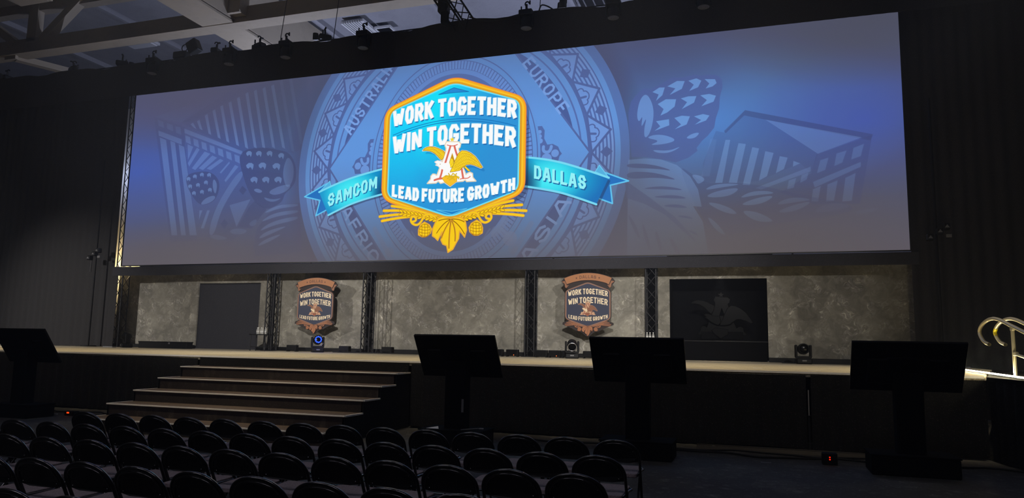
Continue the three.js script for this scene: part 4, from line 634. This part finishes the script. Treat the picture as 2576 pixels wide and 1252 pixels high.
{ // tables with water bottles
  const t = thing('side_table', 'small black side table with bottles left of the first truss column', 'table', [-9.86, HS, -6.75]);
  part(t, 'top', rbox(0.62, 0.03, 0.36, 0.008, 0, 0.5, 0), M.black); for (const [x, z] of [[-0.27, -0.14], [0.27, -0.14], [-0.27, 0.14], [0.27, 0.14]]) part(t, 'leg', cyl(0.016, 0.49, x, 0.245, z, 10), M.truss); part(t, 'shelf', rbox(0.56, 0.02, 0.3, 0.006, 0, 0.12, 0), M.truss);
  copy(t, 'small black side table with bottles before the fourth truss column', [2.16, HS, -6.75]);
  const b = thing('water_bottle', '', 'bottle', [0, 0, 0], 0, 'water bottles on the side tables');
  part(b, 'body', new THREE.LatheGeometry([[0, 0], [0.03, 0], [0.032, 0.008], [0.032, 0.12], [0.028, 0.145], [0.014, 0.17], [0.013, 0.185]].map(p => new THREE.Vector2(...p)), 18), M.bottle); part(b, 'label', new THREE.CylinderGeometry(0.0326, 0.0326, 0.055, 18, 1, true).translate(0, 0.08, 0), M.bottleLabel); part(b, 'cap', cyl(0.015, 0.022, 0, 0.193, 0, 14), M.cap);
  let first = true; const lab = (k, w) => ORD[k] + ' water bottle from left on the ' + w + ' side table';
  [[-10.0, 0], [-9.93, 0.05], [-9.86, 0], [-9.78, 0.04], [-9.7, 0]].forEach(([x, dz], k) => { const p = [x, HS + 0.515, -6.75 + dz]; if (first) { b.position.set(...p); b.userData.label = lab(k, 'left'); first = false; } else copy(b, lab(k, 'left'), p); });
  [[2.09, 0], [2.17, 0.03], [2.25, 0]].forEach(([x, dz], k) => copy(b, lab(k, 'right'), [x, HS + 0.515, -6.75 + dz]));
}

// ------------------------------------------------------------------ monitors before the stage
{
  const W = 1.36, H = 0.78, tilt = 0.6, t = thing('floor_monitor', '', 'monitor', [0, 0, 0], 0, 'monitors before the stage');
  const p = new THREE.Group();
  // panel group axis at its top edge; back faces the audience, lower edge towards the stage
  const put = (name, g, m) => { g.rotateX(tilt); g.translate(0, 1.685, 0); return part(t, name, g, m); };
  put('display_panel', rbox(W, H, 0.045, 0.006, 0, -H / 2, -0.03), M.plastic); put('rear_housing', rbox(W * 0.72, H * 0.5, 0.05, 0.02, 0, -H * 0.56, 0.015), M.plastic); put('glass', box(W - 0.03, H - 0.03, 0.004, 0, -H / 2, -0.055), M.gloss);
  const sg = new THREE.SphereGeometry(0.0055, 8, 6); for (const [x, y] of [[-0.2, -0.68], [0.12, -0.66], [0.38, -0.68], [0.47, -0.7]]) put('screw', sg.clone().translate(x, y, 0.0), M.chrome);
  part(t, 'bracket', rbox(0.5, 0.4, 0.05, 0.01), M.blackMatte, [0, 1.33, -0.22], [tilt, 0, 0]); part(t, 'column', rbox(0.34, 1.1, 0.26, 0.03, 0, 0.75, -0.25), M.blackMatte);
  part(t, 'base', rbox(1.02, 0.24, 0.62, 0.02, 0, 0.12, -0.25), M.blackMatte); part(t, 'base_lid', rbox(1.04, 0.02, 0.64, 0.006, 0, 0.25, -0.25), M.blackMatte);
  t.position.set(-8.96, 0, 2.02); t.userData.label = 'black monitor on a stand at the far left, cut by the frame edge';
  copy(t, 'black monitor on a stand just right of the stairs', [0.287, 0, 2.094]); copy(t, 'black monitor on a stand before the right moving lights and emblem doorway', [3.127, 0, 2.12]); copy(t, 'black monitor on a stand nearest the handrails at right', [6.665, 0, 2.02]);
  single('paper_sheet', 'creased white paper lying on the base of the monitor by the stairs', 'paper', extrude([[-0.14, -0.08], [0.13, -0.1], [0.1, 0.11], [-0.02, 0.02]], 0.003, 0).rotateX(-Math.PI / 2), M.paper, [-0.08, 0.262, 2.0], [0.1, 0.3, 0]);
  single('paper_tag', 'narrow pale tag on the column of the monitor by the stairs', 'tag', box(0.035, 0.2, 0.004), M.grey, [0.43, 0.62, 1.98], null);
  const w = thing('cable_end', 'pale cable end lying on the monitor base by the stairs', 'cable', [0.62, 0.275, 2.05]); part(w, 'lead', tube([V(-0.14, 0, 0.1), V(0, 0.01, 0), V(0.12, 0.02, -0.02)], 0.008, 16), M.grey); part(w, 'plug', rbox(0.07, 0.02, 0.02, 0.006, 0.15, 0.02, -0.02), M.lens);
}
{ // floor odds and ends
  const t = thing('power_box', 'small power box with an orange light on the floor at left', 'power box', [-8.3, 0, 1.2]); part(t, 'case', rbox(0.24, 0.09, 0.14, 0.015, 0, 0.045, 0), M.black); part(t, 'indicator', rbox(0.06, 0.03, 0.02, 0.008, -0.02, 0.06, 0.07), glow(0xff4a10, 1.1));
  const u = thing('power_box', 'small power box with two red lights on the floor at right', 'power box', [5.71, 0, 1.4]); part(u, 'case', rbox(0.2, 0.16, 0.12, 0.015, 0, 0.08, 0), M.black); for (const y of [0.075, 0.105]) part(u, 'indicator', new THREE.SphereGeometry(0.01, 10, 8), glow(0xff2408, 1.2), [0.0, y, 0.06]);
  single('floor_puck', 'small pale round puck on the floor beside the left power box', 'puck', cyl(0.035, 0.03, 0, 0.015, 0, 14), M.white, [-8.64, 0.0, 1.26]);
  single('floor_paper', 'small pale card lying on the floor right of the chairs', 'card', box(0.14, 0.004, 0.07), M.grey, [4.87, 0.003, 1.62]);
  single('floor_stub', 'white cable tie piece on the floor by the skirt right of the stairs', 'cable piece', tube([V(-0.12, 0, 0), V(0, 0.02, 0.02), V(0.14, 0, 0)], 0.014, 12), M.white, [4.1, 0.016, 0.45]);
  const wav = (a, b, z, s) => Array.from({ length: 14 }, (_, i) => V(a + (b - a) * i / 13, 0.016, z + 0.12 * Math.sin(i * 1.3 + s) + 0.05 * Math.sin(i * 2.9 + s)));
  [[1.2, 6.4, 0.75, 0, 'nearest the skirt right of the stairs'], [3.2, 8.2, 1.05, 2, 'crossing before the two right monitors'], [-10.5, -6.8, 0.7, 1, 'beside the left power box']].forEach(([a, b, z, s, w]) => single('floor_cable', 'black cable on the hall floor ' + w, 'cable', tube(wav(a, b, z, s), 0.014, 120), M.cord));
  const r = thing('cable_ramp', 'flat pale cable ramp on the floor under the skirt at right', 'cable ramp', [5.3, 0, 0.42]); part(r, 'ramp', extrude([[-0.14, 0], [0.14, 0], [0.08, 0.04], [-0.08, 0.04]], 2.9, 0.004).rotateY(Math.PI / 2).translate(-1.45, 0.004, 0), std(0x3a3630, 0.9)); part(r, 'lid', box(2.9, 0.01, 0.1, 0, 0.05, 0), std(0x2a2826, 0.9));
}

// ------------------------------------------------------------------ folding chairs
{
  const a = 0.205, yb = 0.585, top = 0.748, zt = 0.2;
  const zAt = y => zt - 0.5 * (top - y);
  const archPts = (ra, rb, n = 20, e = 2.12) => Array.from({ length: n + 1 }, (_, i) => { const q = Math.PI - Math.PI * i / n, c = Math.cos(q), s = Math.sin(q); return [ra * Math.sign(c) * Math.pow(Math.abs(c), 2 / e), rb * Math.pow(Math.max(0, s), 2 / e)]; });
  const path = [V(-a, 0.012, zAt(0.012)), V(-a, 0.2, zAt(0.2)), V(-a, 0.42, zAt(0.42)), ...archPts(a, top - yb - 0.012).map(([x, y]) => V(x, y + yb, zAt(y + yb))), V(a, 0.42, zAt(0.42)), V(a, 0.2, zAt(0.2)), V(a, 0.012, zAt(0.012))];
  const t = thing('folding_chair', '', 'chair', [0, 0, 0], 0, 'black folding chairs in rows before the stage');
  part(t, 'frame', tube(path, 0.0125, 96, 8, false, 0.3), M.enamel);
  // backrest: a pressed panel following the arch with a rolled rim
  const ap = archPts(a - 0.011, top - yb - 0.026, 20); const outline = [...ap, [a - 0.012, -0.035], [a * 0.5, -0.046], [-a * 0.5, -0.046], [-a + 0.012, -0.035]].reverse();
  const bg = extrude(outline, 0.014, 0.004), bp = bg.attributes.position;
  for (let i = 0; i < bp.count; i++) { const X = bp.getX(i), Y = bp.getY(i), Z = bp.getZ(i); bp.setXYZ(i, X, yb + Y, zAt(yb + Y) + Z - 0.012 + 0.03 * (1 - (X / a) * (X / a)) - 0.012); }
  bg.computeVertexNormals(); const back = part(t, 'backrest', bg, M.panel);
  part(back, 'rim', tube(archPts(a - 0.02, top - yb - 0.034, 20).map(([x, y]) => V(x, y + yb, zAt(y + yb) + 0.018 * (1 - (x / a) * (x / a)) + 0.002)), 0.0075, 60, 6, false, 0.3), M.enamel);
  const rv = new THREE.SphereGeometry(0.0045, 8, 6); part(back, 'rivets', [[-0.155, -0.018], [0.155, -0.018], [-0.15, 0.06], [0.15, 0.06]].map(([x, y]) => rv.clone().translate(x, yb + y, zAt(yb + y) + 0.03 * (1 - (x / a) * (x / a)) - 0.006)), M.chrome).userData.kind = 'stuff';
  const sh = new THREE.Shape(); sh.moveTo(-0.155, -0.2); sh.quadraticCurveTo(-0.183, -0.2, -0.184, -0.15); sh.lineTo(-0.176, 0.17); sh.quadraticCurveTo(-0.172, 0.195, -0.14, 0.195); sh.lineTo(0.14, 0.195); sh.quadraticCurveTo(0.172, 0.195, 0.176, 0.17); sh.lineTo(0.184, -0.15); sh.quadraticCurveTo(0.183, -0.2, 0.155, -0.2);
  const sgm = new THREE.ExtrudeGeometry(sh, { depth: 0.022, bevelEnabled: true, bevelSize: 0.006, bevelThickness: 0.006, bevelSegments: 3, curveSegments: 6 }); sgm.rotateX(-Math.PI / 2); sgm.rotateY(Math.PI); part(t, 'seat', sgm, M.seat, [0, 0.425, -0.05], [0.03, 0, 0]);
  part(t, 'seat_rim', tube([V(-0.186, 0.432, 0.13), V(-0.192, 0.434, -0.1), V(-0.175, 0.436, -0.245), V(0.175, 0.436, -0.245), V(0.192, 0.434, -0.1), V(0.186, 0.432, 0.13)], 0.011, 40, 8), M.enamel);
  for (const s of [-1, 1]) { part(t, 'rear_leg', tube([V(s * 0.185, 0.42, -0.12), V(s * 0.185, 0.2, 0.08), V(s * 0.185, 0.012, 0.24)], 0.011, 12, 8), M.enamel); part(t, 'foot_cap', cyl(0.015, 0.02, s * a, 0.01, zAt(0.01), 10), M.black); part(t, 'foot_cap', cyl(0.015, 0.02, s * 0.185, 0.01, 0.245, 10), M.black); }
  part(t, 'cross_bar', rod(V(-a, 0.16, zAt(0.16)), V(a, 0.16, zAt(0.16)), 0.008), M.enamel); part(t, 'cross_bar', rod(V(-0.2, 0.14, 0.12), V(0.2, 0.14, 0.12), 0.008), M.enamel);
  let first = true;
  //   z of the backs, x of the right-hand chair, pitch, how many, slope, row words
  for (const [z, xr, step, n, slope, w] of [[6.14, 3.53, 0.459, 14, -0.04, 'front row, nearest the stage'], [7.1, 3.575, 0.456, 15, -0.021, 'second row from the stage'], [7.96, 3.59, 0.452, 12, -0.023, 'third row from the stage'], [8.83, 3.15, 0.457, 9, -0.004, 'fourth row from the stage'], [9.67, 1.27, 0.47, 3, 0.01, 'nearest row, at the bottom edge']])
    for (let k = 0; k < n; k++) {
      const x = xr - k * step + (rnd() - 0.5) * 0.012, zz = z + slope * (x - 0.7) + (rnd() - 0.5) * 0.02, turn = -Math.atan(slope) + (rnd() - 0.5) * 0.05, pos = [x, 0, zz - zt], lab = 'black metal folding chair, ' + (['rightmost', ...ORD.slice(1), 'fifteenth'][k]) + (k ? ' from right' : '') + ' in the ' + w;
      if (first) { t.position.set(...pos); t.rotation.y = turn; t.userData.label = lab; first = false; } else copy(t, lab, pos, turn);
    }
}

// ------------------------------------------------------------------ lamps
function spotLamp(name, label, pos, target, color, power, angle, pen, soft = 4, group) { // a housing with a glowing lens and its light
  const o = thing(name, label, 'stage light', pos, 0, group), d = V(...target).sub(V(...pos)).normalize(), q = new THREE.Quaternion().setFromUnitVectors(V(0, -1, 0), d);
  const h = part(o, 'housing', cyl(0.13, 0.36, 0, 0.2, 0, 20, 0.1), M.black); h.quaternion.copy(q);
  const l = part(o, 'glowing_lens', cyl(0.11, 0.01, 0, 0.012, 0, 20), glow(color, 6)); l.quaternion.copy(q);
  const y = part(o, 'yoke', rod(V(0, 0.2, 0), V(0, 0.75, 0), 0.02), M.black);
  const s = new THREE.SpotLight(color, power, 0, angle, pen, 2); s.position.copy(d).multiplyScalar(0.06); s.target.position.copy(d).multiplyScalar(5); s.castShadow = true; s.shadow.radius = soft; s.shadow.mapSize.set(1024, 1024); s.shadow.bias = -0.0005; o.add(s); o.add(s.target); s.target.name = 'aim';
  return s;
}
{ // overhead wash row above the stage front, outside the picture
  const n = 9; for (let k = 0; k < n; k++) { const x = -15.2 + k * (23.6 / (n - 1)); spotLamp('wash_light', ORD[k] + ' overhead wash light from left above the stage front', [x, 11.2, 2.6], [x, HS, -2.3], WARM, L.wash, 0.33, 0.75, 5, 'overhead wash lights'); }
  const t = thing('overhead_truss', 'black truss above the stage front carrying the wash lights', 'truss', [0, 0, 0]); boxTruss(t, V(-18, 12.1, 2.6), V(11, 12.1, 2.6), 0.32, 30, 0.022, M.black);
  // front profiles that light the wall from both sides
  for (const [x, y, z, tx, k, p] of [[-22, 8.2, 10, -18.2, 0, L.profile * 1.2], [-18, 8.2, 12, -6, 1, L.profile], [12, 8.2, 10, -1.6, 2, L.profile], [10.5, 8.2, 12, 4.8, 3, L.profile * 0.4], [1.5, 8.4, 15, -10, 4, L.centre], [5.5, 8.4, 15, 1.2, 5, L.centre * 0.9]])
    spotLamp('front_light', ORD[k] + ' front profile light in the hall, aimed at the scenic wall', [x, y, z], [tx, k ? 2.3 : 1.4, -8], DAY, p, k < 4 ? (k ? 0.17 : 0.26) : 0.2, k ? 0.8 : 1, 6, 'front profile lights');
  // large soft ceiling lights over the seats, dimmed, behind the picture's upper edge
  [[4.5, 17.5], [-5.5, 16]].forEach(([x, z], k) => {
    const o = thing('ceiling_light', ['right', 'left'][k] + ' large dimmed ceiling light over the seats, outside the picture', 'ceiling lamp', [x, 13.4, z], 0, 'house ceiling lights'); part(o, 'housing', rbox(7.2, 0.12, 2.1, 0.03, 0, 0.08, 0), M.white); part(o, 'diffuser', box(7, 0.02, 2), glow(0xe8e4f4, L.panel)); for (const sx of [-3, 3]) part(o, 'hanger', rod(V(sx, 0.1, 0), V(sx, 1.8, 0), 0.012), M.grey);
    const l = new THREE.RectAreaLight(0xe8e4f4, L.panel * 0.25, 7, 2); l.position.set(0, -0.03, 0); l.lookAt(0, -5, 0); o.add(l);
  });
  [[-5.5, 0], [-3.85, 1], [-2.2, 2]].forEach(([x, k]) => spotLamp('stair_light', ORD[k] + ' overhead light from left aimed at the stairs', [x, 11.3, 4.6], [x, 0.6, 1.5], WARM, L.stair, 0.24, 0.8, 5, 'overhead stair lights'));
  [[-15, 4], [-3, 6]].forEach(([x, z], k) => { const o = thing('truss_lamp', ORD[k] + ' warm work lamp on the front of house pipe, outside the picture', 'work light', [x, 10.6, z], 0, 'front of house lamps'); part(o, 'globe', new THREE.SphereGeometry(0.1, 14, 10), glow(0xffd6a8, 3)); part(o, 'stem', cyl(0.015, 4.5, 0, 2.36, 0), M.grey); const l = new THREE.SpotLight(0xffd8b0, L.truss, 0, 0.62, 0.8, 2); l.position.set(0, 0.13, 0); l.target.position.set(-1, 5, -3.2); o.add(l.target); l.target.name = 'aim'; l.castShadow = true; l.shadow.radius = 6; o.add(l); });
  // work lights backstage
  for (const [x, k] of [[-12, 0], [-2, 1], [6, 2]]) { const o = thing('backstage_lamp', ORD[k] + ' bluish backstage lamp from left, hidden behind the screen', 'work light', [x, 8.6, -12.5], 0, 'backstage lamps'); part(o, 'housing', rbox(0.5, 0.12, 0.3, 0.03, 0, -0.08, 0), M.black); part(o, 'tube', rbox(0.44, 0.03, 0.2, 0.01, 0, 0, 0), glow(0xa9b8ff, 3)); part(o, 'stand', cyl(0.03, 8.5, 0, -4.35, 0), M.black); const l = new THREE.PointLight(BLUE, L.backBlue); l.position.set(0, 0.12, 0); l.castShadow = true; l.shadow.radius = 6; o.add(l); }
  const o = thing('backstage_flood', 'small warm flood lamp backstage at the left end of the screen', 'work light', [-17.3, 3.9, -7.95]); part(o, 'housing', rbox(0.24, 0.1, 0.16, 0.03, 0, -0.06, 0), M.black); part(o, 'tube', rbox(0.2, 0.02, 0.1, 0.008, 0, 0.0, 0), glow(0xffe6a0, 5)); part(o, 'stand', cyl(0.02, 2.6, 0, -1.38, 0), M.black); const l = new THREE.PointLight(0xffe0a0, L.backWarm); l.position.set(0, 0.14, 0); l.castShadow = true; o.add(l);
  const o2 = thing('backstage_flood', 'cool flood lamp high backstage at the left end of the screen', 'work light', [-17.5, 7.4, -7.8]); part(o2, 'housing', rbox(0.24, 0.1, 0.16, 0.03, 0, -0.06, 0), M.black); part(o2, 'tube', rbox(0.2, 0.02, 0.1, 0.008, 0, 0.0, 0), glow(0xdfe8ff, 5)); part(o2, 'stand', cyl(0.02, 6.1, 0, -3.13, 0), M.black); const l2 = new THREE.PointLight(0xcfdcff, 2.2); l2.position.set(0, 0.14, 0); l2.castShadow = true; o2.add(l2);
  spotLamp('recess_lamp', 'small lamp over the emblem in the right doorway recess', [3.9, 3.62, -8.2], [3.93, 2.0, -8.25], 0xfff2e0, L.emblem, 0.6, 0.6, 2);
}
renderer.render(scene, camera);
